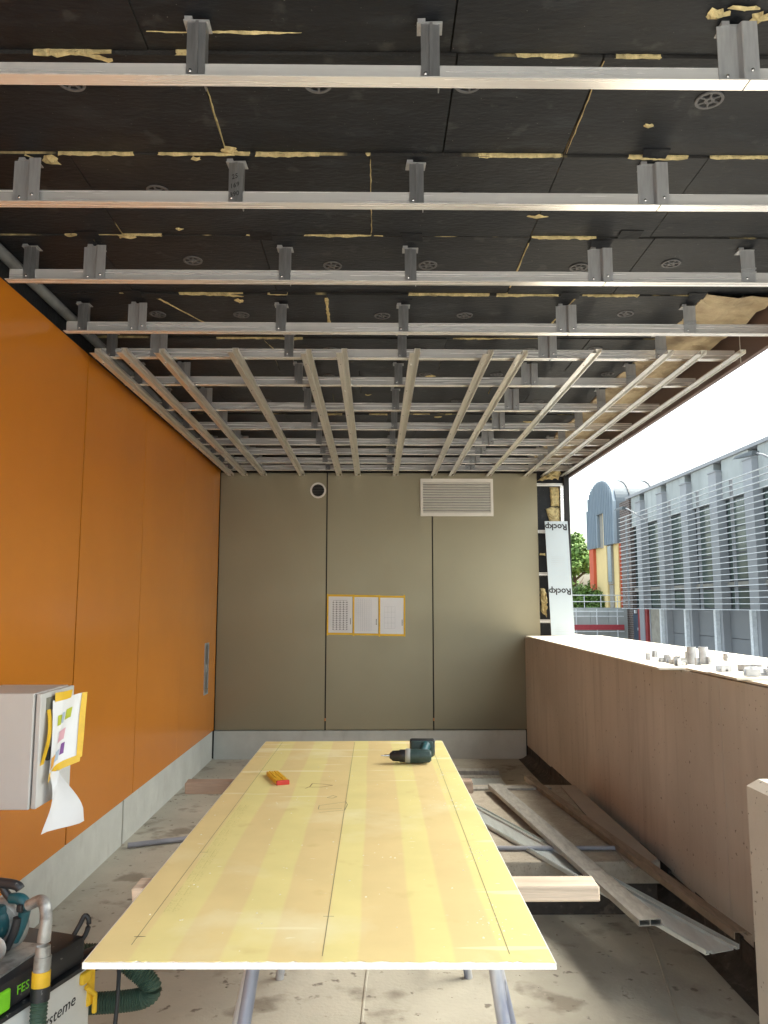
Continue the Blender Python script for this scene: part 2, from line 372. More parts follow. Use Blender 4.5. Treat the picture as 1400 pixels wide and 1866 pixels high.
# ---- exposed substructure at the right end of the far wall
es = thing('exposed_substructure', 'narrow uncovered strip with black fleece, yellow wool and aluminium rails', 'framing', (1.8, YW, 1.2))
MB().box(1.633, 1.92, YW + .04, YW + .049, 1.0, 2.95).build('fleece', M_black, es)
for z in (2.665, 2.19, 1.765, 1.30):
    MB().wallsec([(YW + .035, z + .03), (YW + .035, z), (YW + .002, z)], .003, 1.634, 1.90, 'X').build('cross_rail', M_alu, es)
MB().wallsec([(1.865, YW + .03), (1.865, YW), (1.897, YW)], .003, 1.0, 2.66, 'Z').build('upright_rail', M_alu, es)
MB().box(1.90, 1.95, YW - .01, YW + .05, 0, 2.95, bev=.003).build('edge_post', M_gap, es)
def ragged(name, poly_pts, y, depth, m, parent, seed, amp=.006):
    """an irregular lump of torn wool: outline in X-Z, given depth in Y, jittered"""
    r = random.Random(seed); b = MB(); n = len(poly_pts); dense = []
    for i in range(n):
        a, c = poly_pts[i], poly_pts[(i + 1) % n]; k = max(1, int(math.dist(a, c) / .02))
        for t in range(k): dense.append((a[0] + (c[0] - a[0]) * t / k + r.uniform(-amp, amp), a[1] + (c[1] - a[1]) * t / k + r.uniform(-amp, amp)))
    cx = sum(p[0] for p in dense) / len(dense); cz = sum(p[1] for p in dense) / len(dense)
    c0 = b.bm.verts.new((cx, y - depth * 1.3, cz))
    ring = [b.bm.verts.new((p[0] * .8 + cx * .2 + r.uniform(-amp, amp), y - depth * r.uniform(.6, 1.4), p[1] * .8 + cz * .2)) for p in dense]
    out = [b.bm.verts.new((p[0], y + r.uniform(-.2, .2) * depth, p[1])) for p in dense]
    for i in range(len(dense)):
        j = (i + 1) % len(dense)
        b._face([c0, ring[i], ring[j]]); b._face([ring[i], out[i], out[j], ring[j]])
    return b.build(name, m, parent)
ragged('wool_strip', [(1.775, 2.46), (1.862, 2.46), (1.862, 2.655), (1.765, 2.655)], YW + .035, .02, M_wool, es, 1, .003)
ragged('wool_strip', [(1.785, 2.2), (1.862, 2.2), (1.862, 2.445), (1.775, 2.45), (1.72, 2.43)], YW + .035, .02, M_wool, es, 2, .003)
ragged('wool_tuft', [(1.64, 2.71), (1.72, 2.73), (1.84, 2.73), (1.87, 2.79), (1.83, 2.84), (1.74, 2.80)], YW - .01, .05, M_wool, es, 3, .012)
ragged('wool_tuft', [(1.645, 1.42), (1.70, 1.35), (1.71, 1.55), (1.69, 1.63), (1.645, 1.64)], YW + .03, .03, M_wool, es, 4, .006)
ragged('wool_tuft', [(1.64, 1.965), (1.71, 1.96), (1.70, 1.985), (1.65, 1.99)], YW + .03, .015, M_wool, es, 5, .004)

# ---- parapet (right)
pp = thing('parapet_wall', 'brown streaked parapet wall along the open right side', 'wall', (1.8, 5, 0))
py = [2.62, 3.335, 4.45, 5.55, 6.62, YW - .003]
for i in range(5):
    MB().box(XP, XP + .02, py[i] + .002, py[i + 1] - .002, .175 - .012 * i, ZP - .004, bev=.001).build('panel', M_parapet, pp)
MB().box(XP + .02, XO - .02, 2.62, YW + 1.2, -.3, ZP - .003).build('core', M_parapet, pp)
b = MB(); r5 = random.Random(5)
for i in range(46):          # ragged bitumen upstand below the panels
    y0 = 2.62 + i * (YW - 2.62) / 46; y1 = y0 + (YW - 2.62) / 46
    b.box(XP + .002 + r5.uniform(0, .006), XP + .019, y0, y1, -.002, .155 + r5.uniform(-.03, .03))
b.build('bitumen_upstand', M_bitumen, pp)
b = MB(); b.prism([(XP - .09, .001), (XP + .012, .001), (XP + .012, .06), (XP - .01, .035), (XP - .05, .01)], 2.62, YW - .02); b.build('bitumen_fillet', M_bitumen, pp)

# ---- foreground concrete post
b = MB(); x0, x1, y0, y1, z1 = 1.176, 1.45, .1, 2.5, .93
t = bmesh.new(); bmesh.ops.create_cube(t, size=1)
for v in t.verts: v.co = Vector(((x0 + x1) / 2 + v.co.x * (x1 - x0), (y0 + y1) / 2 + v.co.y * (y1 - y0), z1 / 2 + v.co.z * z1))
top = [e for e in t.edges if all(v.co.z > .8 for v in e.verts)] 
ed = [e for e in t.edges if e not in top]
bmesh.ops.bevel(t, geom=top, offset=.026, segments=1, affect='EDGES')
b._merge(t)
label(b.build('low_concrete_wall', M_concpost), 'pale low concrete wall with chamfered top at the right foreground edge', 'wall')

# ---- ceiling: slab, black insulation boards, anchors, torn wool
ce = MB().box(XL - .3, 2.0, .50, YW + .3, 3.10, 3.35).build('ceiling', M_conc); struct(ce)
FY = [.52, 1.10, 1.40, 1.94, 2.40, 2.96, 3.53, 4.12, 4.715, 5.30, 5.88, 6.46, 7.04, YW + .04]
DZ = [0, 0, 0, .008, .014, .020, .027, .034, .020, .012, .020, .012, .020]
XJ = {2: [-.62, .205], 3: [-.495, .225, .63], 4: [-1.02, -.016, .63, 1.12], 5: [-1.15, -.47, .633, 1.14], 6: [-1.12, -.235, .97], 7: [-.60, .40, 1.2], 8: [-1.0, -.10, .8]}
def zc(y):
    for i in range(len(FY) - 1):
        if FY[i] <= y < FY[i + 1]: return 2.975 - DZ[i]
    return 2.96
pan = []
for i in range(len(FY) - 1):
    xs = [XL - .03] + XJ.get(i, [(-1.1, -.3, .5, 1.1), (-.7, .1, .9), (-1.2, -.5, .35, 1.0)][i % 3] and list([(-1.1, -.3, .5, 1.1), (-.7, .1, .9), (-1.2, -.5, .35, 1.0)][i % 3])) + [1.62 if FY[i] > 3.5 else 1.95]
    for k in range(len(xs) - 1):
        g = rnd.uniform(.0008, .003); dz = rnd.uniform(-.003, .003)
        b = MB(); b.mi = 1
        z0 = 2.975 - DZ[i] + dz
        b.box(xs[k] + g, xs[k + 1] - g, FY[i] + g, FY[i + 1] - g, z0, 3.09)
        b.bm.faces.ensure_lookup_table()
        for f in b.bm.faces:
            if all(abs(v.co.z - z0) < 1e-5 for v in f.verts): f.material_index = 0
        pan.append((b.build('insulation_board', [M_black, M_edge], ce), xs[k], xs[k + 1], FY[i], FY[i + 1], z0))
def board_at(x, y):
    for o, a, c, d, e, z in pan:
        if a <= x <= c and d <= y <= e: return o, z
    return ce, 2.96
# disc anchors
b = MB(); Rr = .041; seg = 28
def annulus(b, r0, r1, z0, z1, seg):
    vs_ = [[b.bm.verts.new((r * math.cos(2 * math.pi * k / seg), r * math.sin(2 * math.pi * k / seg), z)) for k in range(seg)] for r, z in ((r0, z1), (r0, z0), (r1, z0), (r1, z1))]
    for q in range(4):
        for k in range(seg): b._face([vs_[q][k], vs_[q][(k + 1) % seg], vs_[(q + 1) % 4][(k + 1) % seg], vs_[(q + 1) % 4][k]])
annulus(b, .033, .041, -.004, .0005, seg); annulus(b, .006, .015, -.005, .0005, 16)
for k in range(6):
    b.box(.013, .035, -.0028, .0028, -.0035, .0003, mtx=Matrix.Rotation(k * math.pi / 3, 4, 'Z'))
me_anchor = b.mesh('anchor_disc', M_dark)
AN = [(-.874, 2.05), (-.166, 2.055), (.267, 2.05), (.995, 2.112), (-.787, 2.629), (.299, 2.661), (1.345, 2.671), (-.79, 3.183), (-.188, 3.23), (.232, 3.219), (.9, 3.228), (1.293, 3.185), (-1.109, 3.783), (-.684, 3.785), (.037, 3.791), (.459, 3.779), (1.278, 3.754), (-.903, 4.32), (-.259, 4.294), (.259, 4.316), (.898, 4.308), (1.273, 4.275), (-1.303, 4.888), (-.3, 4.876), (.325, 4.833), (.788, 4.827), (1.5, 4.795), (-.2, 5.5), (.6, 5.5), (1.2, 5.5), (-.8, 5.5)]
for x, y in AN:
    o, z = board_at(x, y)
    a = link('anchor_disc', me_anchor, o)
    a.matrix_parent_inverse = Matrix(); a.location = (x, y, z - .0008); a.rotation_euler = (rnd.uniform(-.03, .03), rnd.uniform(-.03, .03), rnd.uniform(0, 3))
# torn wool along the seams
def torn(x0, x1, y, w, seed, m=None, z=None, parent=None, step=.016):
    r = random.Random(seed); o, zz = board_at((x0 + x1) / 2, y + .03)
    z = z or zz; b = MB(); n = max(4, int((x1 - x0) / step)); rows = []; on = []
    for i in range(n + 1):
        t = i / n; x = x0 + (x1 - x0) * t + r.uniform(-.004, .004)
        prof = w * (max(.02, .10 + 1.5 * noise.noise((x * 5, seed * 3.1, 0)) + .5 * noise.noise((x * 23, seed, 1))) + (.35 * r.random() if r.random() < .12 else 0)) * min(1, 6 * t + .15, 6 * (1 - t) + .15)
        k_ = max(0., min(1., .35 + 2.2 * noise.noise((x * 4, seed * 3.1, 0)))); on.append(k_)
        rows.append([b.bm.verts.new((x, y - .003 + r.uniform(-.002, .002), z + .015)), b.bm.verts.new((x, y - .002 - r.uniform(0, .004) * k_, z + .004 - .004 * k_)),
                     b.bm.verts.new((x + r.uniform(-.004, .004), y + prof * .5, z + .002 - (.005 + r.uniform(0, .006)) * k_)), b.bm.verts.new((x + r.uniform(-.006, .006), y + prof, z - .001 - r.uniform(0, .003)))])
    for i in range(n):
        if max(on[i], on[i + 1]) < .08: continue
        for k in range(3): b._face([rows[i][k], rows[i + 1][k], rows[i + 1][k + 1], rows[i][k + 1]])
    if not b.bm.faces: b.bm.free(); return None
    return b.build('torn_wool', m or M_wool, o if parent is None else parent)
for a in ((-.93, -.48, 1.94, .030, 1), (-.60, -.2, 1.87, .006, 31), (.25, .55, 1.94, .010, 2), (.66, .90, 1.94, .012, 42), (-1.16, -1.06, 2.40, .075, 3), (-1.05, -.80, 2.40, .012, 4), (-.72, -.47, 2.40, .008, 44), (-.50, -.42, 2.40, .045, 5), (-.4, -.02, 2.40, .006, 6), (.16, .62, 2.40, .010, 7), (.85, 1.05, 2.40, .018, 8), (1.12, 1.35, 2.40, .008, 48),
          (-1.38, -1.2, 2.955, .022, 9), (-1.12, -.86, 2.955, .045, 10), (-.52, -.36, 2.955, .022, 11), (-.35, 0, 2.955, .008, 12), (.0, .16, 2.955, .012, 13), (.64, .9, 2.955, .014, 14), 
          (-1.22, -1.02, 3.53, .012, 16), (-.97, -.60, 3.53, .034, 17), (-.58, -.25, 3.53, .014, 18), (.16, .55, 3.53, .016, 19), (.58, .88, 3.53, .018, 20), (1.0, 1.55, 3.53, .05, 21), (-.9, -.4, 4.12, .012, 22), (.4, .8, 4.12, .012, 23), (-.6, .1, 4.715, .012, 24), (.6, .95, 4.715, .015, 25), (-.4, .1, 5.88, .02, 26), (.3, .6, 5.88, .02, 27), (-.4, .2, 6.46, .02, 28)):
    torn(*a)
def tuft(x, y, w, d, seed):
    r = random.Random(seed); o, z = board_at(x, y); b = MB(); n = 14
    c = b.bm.verts.new((x, y, z - .012))
    rg = [b.bm.verts.new((x + math.cos(k * 2 * math.pi / n) * w * r.uniform(.5, 1), y + math.sin(k * 2 * math.pi / n) * d * r.uniform(.4, 1), z - r.uniform(-.001, .006))) for k in range(n)]
    for k in range(n): b._face([c, rg[k], rg[(k + 1) % n]])
    b.build('torn_wool', M_wool, o)
for k, a in enumerate(((-.60, 2.42, .02, .018), (.855, 2.235, .022, .012), (-.485, 2.385, .04, .03), (-.78, 2.905, .02, .01), (.62, 2.79, .05, .014), (.36, 4.86, .04, .03), (.30, 5.0, .03, .012), (1.03, 4.95, .05, .02), (-.05, 5.33, .03, .015), (-.66, 3.6, .03, .03), (.875, 1.79, .035, .03), (.99, 1.80, .03, .03), (.93, 1.765, .06, .012), (-1.09, 2.435, .04, .04), (-1.0, 2.965, .05, .02), (.5, 5.95, .04, .03), (.96, 6.0, .05, .03), (1.25, 6.1, .05, .03), (-1.3, 4.05, .03, .02))): tuft(*a, 100 + k)
# long narrow joints with visible wool edge
for x0, y0, x1, y1, w in ((-.49, 2.03, -.496, 2.385, .0022), (.632, 1.95, .637, 2.39, .0018), (-.016, 2.42, -.014, 2.93, .0015), (-1.05, 3.58, -.86, 3.98, .009), (-.236, 3.56, -.242, 3.95, .008), (.634, 3.0, .634, 3.45, .0035), (-.62, 4.15, -.56, 4.4, .003), (.97, 3.55, .93, 3.9, .005)):
    o, z = board_at((x0 + x1) / 2, (y0 + y1) / 2); b = MB(); n = 16; pv = None
    for i in range(n + 1):
        t = i / n; x = x0 + (x1 - x0) * t + rnd.uniform(-.0015, .0015); y = y0 + (y1 - y0) * t; ww = w * rnd.uniform(.5, 1.3)
        cur = [b.bm.verts.new((x - ww, y, z - .001)), b.bm.verts.new((x, y, z - .0035)), b.bm.verts.new((x + ww, y, z - .001))]
        if pv:
            for q in (0, 1): b._face([pv[q], pv[q + 1], cur[q + 1], cur[q]])
        pv = cur
    b.build('wool_joint', M_wool, o)
# black fleece flaps turned down round the brackets
def flap(x, y, w, l, drop, seed):
    r = random.Random(seed); o, z = board_at(x, y); b = MB()
    p = [(x - w, y, z - .001), (x + w, y, z - .001), (x + w * r.uniform(.7, 1.1), y + l, z - drop), (x - w * r.uniform(.6, 1.1), y + l * r.uniform(.8, 1.1), z - drop * .8)]
    q = [(a[0], a[1], a[2] - .002) for a in p]
    b.hexa([*q, *p]); b.build('fleece_flap', M_black, o)
for k, (x, y) in enumerate(((.93, 2.36), (.93, 2.97), (.145, 2.93), (-.46, 2.93), (-1.16, 2.93), (.145, 3.53), (.935, 3.50), (-.46, 3.50), (-1.16, 3.50), (1.03, 2.90), (1.55, 3.5))): flap(x, y, .045, .05, .012, 50 + k)
# bare wool strip along the open edge
b = MB(); r = random.Random(11); n = 60; rows = []
for i in range(n + 1):
    y = 3.50 + (YW - 3.50) * i / n
    x0 = 1.58 + .03 * noise.noise((y * 3, 0, 1)) ; rows.append([b.bm.verts.new((xx + r.uniform(-.006, .006), y, zz + r.uniform(-.006, .006))) for xx, zz in ((x0, 3.0), (x0 + .01, 2.945), (x0 + .08, 2.935), (1.74, 2.925), (1.80, 2.935), (1.86, 2.94 + .02 * noise.noise((y * 9, 4, 1))), (1.93, 2.93 + .03 * noise.noise((y * 11, 2, 1))), (1.95, 2.99))])
for i in range(n):
    for k in range(7): b._face([rows[i][k], rows[i + 1][k], rows[i + 1][k + 1], rows[i][k + 1]])
b.build('bare_wool_strip', M_wool2, ce)
MB().box(1.955, 1.985, .5, YW + .2, 2.755, 3.45, bev=.002).build('fascia_board', M_brown, ce)
for y in (3.95, 5.93): MB().box(1.953, 1.9545, y, y + .004, 2.756, 2.9).build('fascia_joint', M_white, ce)

# ------------------------------------------------------------------ ceiling substructure
RY = [1.82, 2.43, 3.04, 3.63, 4.02, 4.53, 5.13, 5.70, 6.26, 6.66, 7.08, 7.465]
ORD = ['first', 'second', 'third', 'fourth', 'fifth', 'sixth', 'seventh', 'eighth', 'ninth', 'tenth', 'eleventh', 'last']
BX = [-1.425, -1.157, -.462, .143, .932, 1.553]
def bracket_mesh(kind):
    b = MB(); hgt = .150
    if kind == 'narrow':
        b.wallsec([(-.026, -.002), (.022, -.002), (.022, .030)], .003, .0, hgt, 'Z')
        b.prism([(-.004, -.0075), (.004, -.0075), (.004, -.003), (-.004, -.003)], .0, hgt, 'Z')
    elif kind == 'wide':
        b.wallsec([(-.048, -.002), (.004, -.002), (.008, -.020), (.012, -.022), (.048, -.022)], .003, .0, hgt, 'Z')
    else:
        b.wallsec([(-.03, -.002), (.03, -.002)], .003, .0, hgt, 'Z')
        b.box(-.031, .031, -.0085, -.003, .052, .058); b.box(-.031, .031, -.0085, -.003, .068, .074)
    return b.mesh('hanger_bracket', M_galvd if kind == 'narrow' else M_galv)
BM = {k: bracket_mesh(k) for k in ('narrow', 'wide', 'ribbed')}
b = MB(); b.box(-.036, .030, -.006, .04, .150, .153); b.box(-.034, -.014, -.004, .02, .153, .163); ME_foot = b.mesh('foot_plate', M_galv)
ME_screw = MB().lathe([(.0045, 0), (.0045, .002), (.002, .003), (.002, .006)], (0, 0, 0), (0, -1, 0), 8).mesh('screw', M_screw)
KIND = ['narrow', 'wide', 'narrow', 'narrow', 'wide', 'ribbed']
for i, y in enumerate(RY):
    t = thing('cross_rail', f'{ORD[i]} crosswise aluminium angle rail from the camera under the black ceiling', 'rail', (0, y, ZR), group='crosswise ceiling rails')
    for a, c in ((-1.505, .943), (.9465, 1.955 if i > 1 else 1.95)):
        MB().wallsec([(y - .04, ZR), (y, ZR), (y, ZR + .06)], .003, a, c, 'X').build('rail_length', M_alu, t)
    for k, x in enumerate(BX):
        xx = x + (.09 if (i, k) == (2, 2) else 0) + rnd.uniform(-.006, .006)
        br = link('hanger_bracket', BM[KIND[k]], t, local=True); br.location = (xx, -.004, .004)
        PM[br.name] = Matrix()
        dz = 0
        f = link('foot_plate', ME_foot, br, local=True)
        f.location = (0, 0, 0); f.rotation_euler = (0, 0, rnd.uniform(-.05, .05))
        br.scale = (1, 1, (zc(y) - ZR - .004 - .012) / .153)
        for sx in ((-.012,) if KIND[k] != 'wide' else (-.026, .028)):
            sc = link('screw', ME_screw, br, local=True); sc.location = (sx + rnd.uniform(-.003, .003), -.0065 if sx < 0 else -.026, .022 + rnd.uniform(0, .006))
        if (i, k) == (1, 2):
            for q, s_ in enumerate(('25', '169', '390')):
                me = text_mesh(s_, .022, M_ink, frame_mtx((-.006, -.0085, .098 - .03 * q), (.94, 0, .3), (-.3, 0, .94)), 'handwriting', br, local=True)

# lengthwise furring rails
LX = [(-1.437, 'nearest the orange wall'), (-1.297, 'second from the orange wall'), (-1.107, 'third from the orange wall'), (-.727, 'fourth from the orange wall'), (-.354, 'fifth from the orange wall'), (-.169, 'sixth from the orange wall'), (.207, 'in the middle, seventh from the orange wall'), (.587, 'sixth from the open edge, ending at the big grille'), (.766, 'fifth counted from the third-last on the open side'), (1.14, 'fourth from the open edge'), (1.518, 'third from the open edge'), (1.69, 'second from the open edge'), (1.888, 'nearest the open edge and brown fascia')]
LX[7] = (.587, 'seventh from the open edge'); LX[7] = (.587, 'sixth from the open edge'); LX[8] = (.766, 'fifth from the open edge')
for i, (x, where) in enumerate(LX):
    y0 = 3.82 + rnd.uniform(-.015, .015)
    t = thing('furring_rail', f'lengthwise aluminium furring rail {where}', 'rail', (x, y0, ZR - .028), group='lengthwise ceiling rails')
    for a, c in ((y0, 6.48), (6.495, YW - .02)):
        MB().wallsec([(x - .030, ZR - .027), (x - .004, ZR - .027), (x - .004, ZR - .0045), (x + .026, ZR - .0045), (x + .026, ZR - .024), (x + .021, ZR - .024)], -.002, a, c, 'Y').build('rail_length', M_aluY, t)
    for y in RY[4:]:
        sc = link('screw', ME_screw, t); sc.matrix_parent_inverse = PM[t.name].inverted(); sc.location = (x - .016, y - .02, ZR - .0291); sc.rotation_euler = (R(90), 0, 0)

# ------------------------------------------------------------------ fittings on the far wall
g = thing('ventilation_grille', 'large rectangular white louvred grille high on the olive wall', 'grille', (.82, YW, 2.54))
x0, x1, z0, z1 = .456, 1.185, 2.353, 2.73
b = MB()
for q in ((x0, x1, z0, z0 + .032), (x0, x1, z1 - .032, z1), (x0, x0 + .026, z0 + .032, z1 - .032), (x1 - .026, x1, z0 + .032, z1 - .032)): b.box(q[0], q[1], YW - .022, YW - .002, q[2], q[3])
b.build('frame', M_grille, g)
MB().box(x0 + .02, x1 - .02, YW - .003, YW - .001, z0 + .02, z1 - .02).build('backing', M_gap, g)
for k in range(12):
    z = z0 + .034 + k * (z1 - z0 - .064) / 12
    MB().hexa([(x0 + .026, YW - .020, z), (x1 - .026, YW - .020, z), (x1 - .026, YW - .004, z + .020), (x0 + .026, YW - .004, z + .020), (x0 + .026, YW - .021, z + .004), (x1 - .026, YW - .021, z + .004), (x1 - .026, YW - .005, z + .024), (x0 + .026, YW - .005, z + .024)]).build('slat', M_grille, g)
v = thing('round_vent', 'small round white vent with dark slats on the olive wall', 'vent', (-.568, YW, 2.611))
b = MB(); annulus(b, .062, .079, -.016, .0, 32)
b.bm.transform(Matrix.Translation((-.568, YW - .001, 2.611)) @ Matrix.Rotation(R(90), 4, 'X') @ Matrix.Scale(-1, 4, (0, 0, 1))); b.build('ring', M_grille, v, smooth=True)
MB().lathe([(.062, 0), (.062, .003)], (-.568, YW - .001, 2.611), (0, -1, 0), 32).build('backing', M_gap, v)
for k in range(7):
    z = -.048 + k * .016; w = math.sqrt(.061 ** 2 - z * z)
    MB().hexa([(-.568 - w, YW - .014, 2.611 + z - .004), (-.568 + w, YW - .014, 2.611 + z - .004), (-.568 + w, YW - .005, 2.611 + z + .002), (-.568 - w, YW - .005, 2.611 + z + .002), (-.568 - w, YW - .014, 2.611 + z - .002), (-.568 + w, YW - .014, 2.611 + z - .002), (-.568 + w, YW - .005, 2.611 + z + .004), (-.568 - w, YW - .005, 2.611 + z + .004)]).build('slat', mat('vent_slat', (.10, .10, .10), .5) if k == 0 else MATS['vent_slat'], v)
# plan sheets with yellow tape
WH = ['left', 'middle', 'right']
def sheet_lines(b, x0, x1, z0, z1, nx, nz, y, wd):
    for k in range(nx + 1):
        x = x0 + (x1 - x0) * k / nx; b.quad((x - wd, y, z0), (x + wd, y, z0), (x + wd, y, z1), (x - wd, y, z1))
    for k in range(nz + 1):
        z = z0 + (z1 - z0) * k / nz; b.quad((x0, y, z - wd), (x1, y, z - wd), (x1, y, z + wd), (x0, y, z + wd))
for k in range(3):
    a = -.458 + k * .254; c = a + .238; z0, z1 = 1.195 - .006 * k, 1.568 - .006 * k
    t = thing('plan_sheet', f'{WH[k]} of the three paper plans edged with yellow tape on olive wall', 'paper', ((a + c) / 2, YW, z0), group='taped plan sheets')
    MB().box(a, c, YW - .0016, YW - .0006, z0, z1).build('paper', M_paper, t)
    b = MB(); yy = YW - .0021
    if k == 0: sheet_lines(b, a + .05, a + .185, z0 + .035, z1 - .05, 4, 13, yy, .0011)
    elif k == 1: sheet_lines(b, a + .02, a + .17, z0 + .03, z1 - .03, 7, 16, yy, .0007)
    else: sheet_lines(b, a + .045, a + .15, z0 + .06, z1 - .10, 3, 4, yy, .0006)
    b.build('drawn_grid', M_faint if k else mat('plan_ink', (.25, .24, .26), .7), t)
    if k == 0:
        b = MB()
        for i in range(5):
            for j in range(13):
                x, z = a + .05 + .135 * i / 4, z0 + .042 + (z1 - z0 - .09) * j / 13; b.quad((x - .006, yy - .0004, z - .003), (x + .006, yy - .0004, z - .003), (x + .006, yy - .0004, z + .003), (x - .006, yy - .0004, z + .003))
        b.build('drawn_mark', M_ink, t)
    b = MB()
    for j in range(5): b.quad((c - .022, yy, z0 + .09 + j * .012), (c - .014, yy, z0 + .09 + j * .012), (c - .014, yy, z0 + .098 + j * .012), (c - .022, yy, z0 + .098 + j * .012))
    b.build('side_note', M_ink, t)
    w = .011
    for q in ((a - w, c + w, z1 - w, z1 + w * .8), (a - w, c + w, z0 - w, z0 + w * .8)):
        MB().hexa([(q[0], YW - .0034, q[2]), (q[1], YW - .0034, q[2] - .003), (q[1], YW - .0024, q[2] - .003), (q[0], YW - .0024, q[2]), (q[0], YW - .0034, q[3]), (q[1], YW - .0034, q[3] - .003), (q[1], YW - .0024, q[3] - .003), (q[0], YW - .0024, q[3])]).build('tape', M_tape, t)
    for q in ((a - w, a + w * .4),) + (((c - w * .3, c + w * 1.2),) if k == 2 else ()):
        MB().box(q[0], q[1], YW - .0046, YW - .0036, z0 - .018, z1 + .014).build('tape', M_tape, t)

# ------------------------------------------------------------------ cabinet on the orange wall
cb = thing('switch_cabinet', 'grey sheet-metal switch cabinet mounted on the orange wall', 'cabinet', (XL + .15, 3.1, .72))
MB().box(XL + .002, -1.272, 2.95, 3.275, .722, 1.142, bev=.004).build('body', M_cab, cb)
d = MB().box(-1.266, -1.248, 2.955, 3.272, .724, 1.140, bev=.003).build('door', M_cab, cb)
MB().box(-1.2475, -1.2465, 3.0, 3.235, 1.07, 1.12).build('label_plate', mat('plate_olive', (.22, .22, .18), .5), d)
MB().lathe([(.016, 0), (.016, .006), (.010, .01)], (-1.248, 3.03, .90), (1, 0, 0), 16).build('lock', M_blackpl, d)
MB().box(-1.246, -1.236, 3.022, 3.038, .885, .935, bev=.003).build('door_handle', M_blackpl, d)
# plan flapping off the cabinet door
def sheet(name, rows, m, parent=None, tag=None, th=.0008):
    """paper: grid of points (rows of equal length), slight thickness"""
    b = MB(); V = [[b.bm.verts.new(p) for p in r] for r in rows]
    for i in range(len(V) - 1):
        for k in range(len(V[0]) - 1): b._face([V[i][k], V[i][k + 1], V[i + 1][k + 1], V[i + 1][k]])
    o = b.build(name, m, parent, smooth=True, tag=tag)
    return o
tp = thing('cabinet_plan', 'paper plan edged with yellow tape, hanging loose on the cabinet door', 'paper', (-1.235, 3.1, .85))
def pl(u, w):      # u along the door (0 near .. 1 far), w downwards
    y = 3.035 + .205 * u - .03 * w - .05 * w * max(u, 0); x = -1.237 + .055 * max(u, 0) ** 1.6 + .012 * math.sin(u * 5 + w * 2); z = 1.105 - .245 * w - .035 * (1 - u) * w + .01 * u
    return (x, y, z)
G = [[pl(k / 12, i / 12) for k in range(13)] for i in range(13)]
sheet('paper', G, M_paper, tp)
def patch(u0, u1, w0, w1, m, nm, off=.0015, n=6):
    rows = [[Vector(pl(u0 + (u1 - u0) * k / n, w0 + (w1 - w0) * i / 3)) + Vector((off, -off, 0)) for k in range(n + 1)] for i in range(4)]
    sheet(nm, rows, m, tp)
C_ = [mat('print_lime', (.50, .55, .05), .7), mat('print_pink', (.75, .42, .50), .7), mat('print_orange', (.75, .36, .06), .7), mat('print_purple', (.22, .08, .30), .7), mat('print_blue', (.45, .55, .68), .7)]
patch(.15, .28, .22, .36, C_[0], 'colour_block'); patch(.30, .40, .20, .35, C_[4], 'colour_block'); patch(.45, .72, .18, .33, C_[0], 'colour_block')
patch(.28, .60, .46, .62, C_[1], 'colour_block'); patch(.05, .28, .76, .92, C_[2], 'colour_block'); patch(.30, .50, .74, .89, C_[4], 'colour_block'); patch(.53, .66, .68, .84, C_[3], 'colour_block')
patch(.94, 1.06, .0, 1.0, M_tape, 'tape', .002); patch(-.04, 1.02, .95, 1.06, M_tape, 'tape', .0025); patch(.05, .55, -.10, .02, M_tape, 'tape', .002)
sheet('tape', [[(-1.243 + .012 * math.sin(i * .5), 3.0 + .018 * k - .004 * i, 1.075 - .028 * i) for k in range(3)] for i in range(11)], M_tape, tp)
sh = sheet('hanging_paper', [[(-1.232 + .02 * math.sin(i * .35 + k) + .008 * k, 3.02 + (.006 + .0042 * i) * k - .001 * i * 1.2, .845 - .0205 * i - (.004 * k if i > 9 else 0)) for k in range(6)] for i in range(12)], M_paper)
label(sh, 'crumpled blank white paper hanging below the cabinet door', 'paper')
b = MB(); pts = [(-1.45 + .02 * math.sin(t * .3), 2.96 + .02 * t / 3, .72 - .055 * math.sin(t / 14 * math.pi)) for t in range(15)]
b.tube(pts, .005, 6).tube([(p[0] + .02, p[1] + .02, p[2] + .01 * math.sin(i)) for i, p in enumerate(pts)], .004, 6)
label(b.build('cable', M_blackpl, smooth=True), 'dark cable loop hanging under the switch cabinet', 'cable')

# ------------------------------------------------------------------ work table: board, beams, trestles
BZ = .785
tb = thing('plasterboard_sheet', 'long yellow plasterboard sheet laid flat as a work table', 'board', (-.1, 2.8, BZ - .0125))
b = MB(); MBx = [(-.564, 1.585), (.352, 1.572), (.345, 4.025), (-.552, 4.01)]
b.hexa([(x, y, BZ - .0125) for x, y in MBx] + [(x, y, BZ - .0012) for x, y in MBx]); b.build('core', M_gypsum, tb)
b = MB(); n = 90; r = random.Random(3)
def edge(a, c, n, ins):
    return [(a[0] + (c[0] - a[0]) * k / n, a[1] + (c[1] - a[1]) * k / n) for k in range(n)]
P = [(x - .0025 * (1 if x > 0 else -1), y) for x, y in MBx]
out = []
for k in range(n): t = k / n; out.append((P[0][0] + (P[1][0] - P[0][0]) * t, P[0][1] + (P[1][1] - P[0][1]) * t + .003 + r.random() ** 4 * .006))
for a, c in ((1, 2), (2, 3), (3, 0)):
    for k in range(30): t = k / 30; out.append((P[a][0] + (P[c][0] - P[a][0]) * t, P[a][1] + (P[c][1] - P[a][1]) * t - (.002 if a == 2 else 0)))
b.poly([(x, y, BZ) for x, y in out])
t_ = bmesh.ops.extrude_face_region(b.bm, geom=b.bm.faces[:])
for v_ in [q for q in t_['geom'] if isinstance(q, bmesh.types.BMVert)]: v_.co.z -= .0011
b.build('face_paper', M_board, tb)
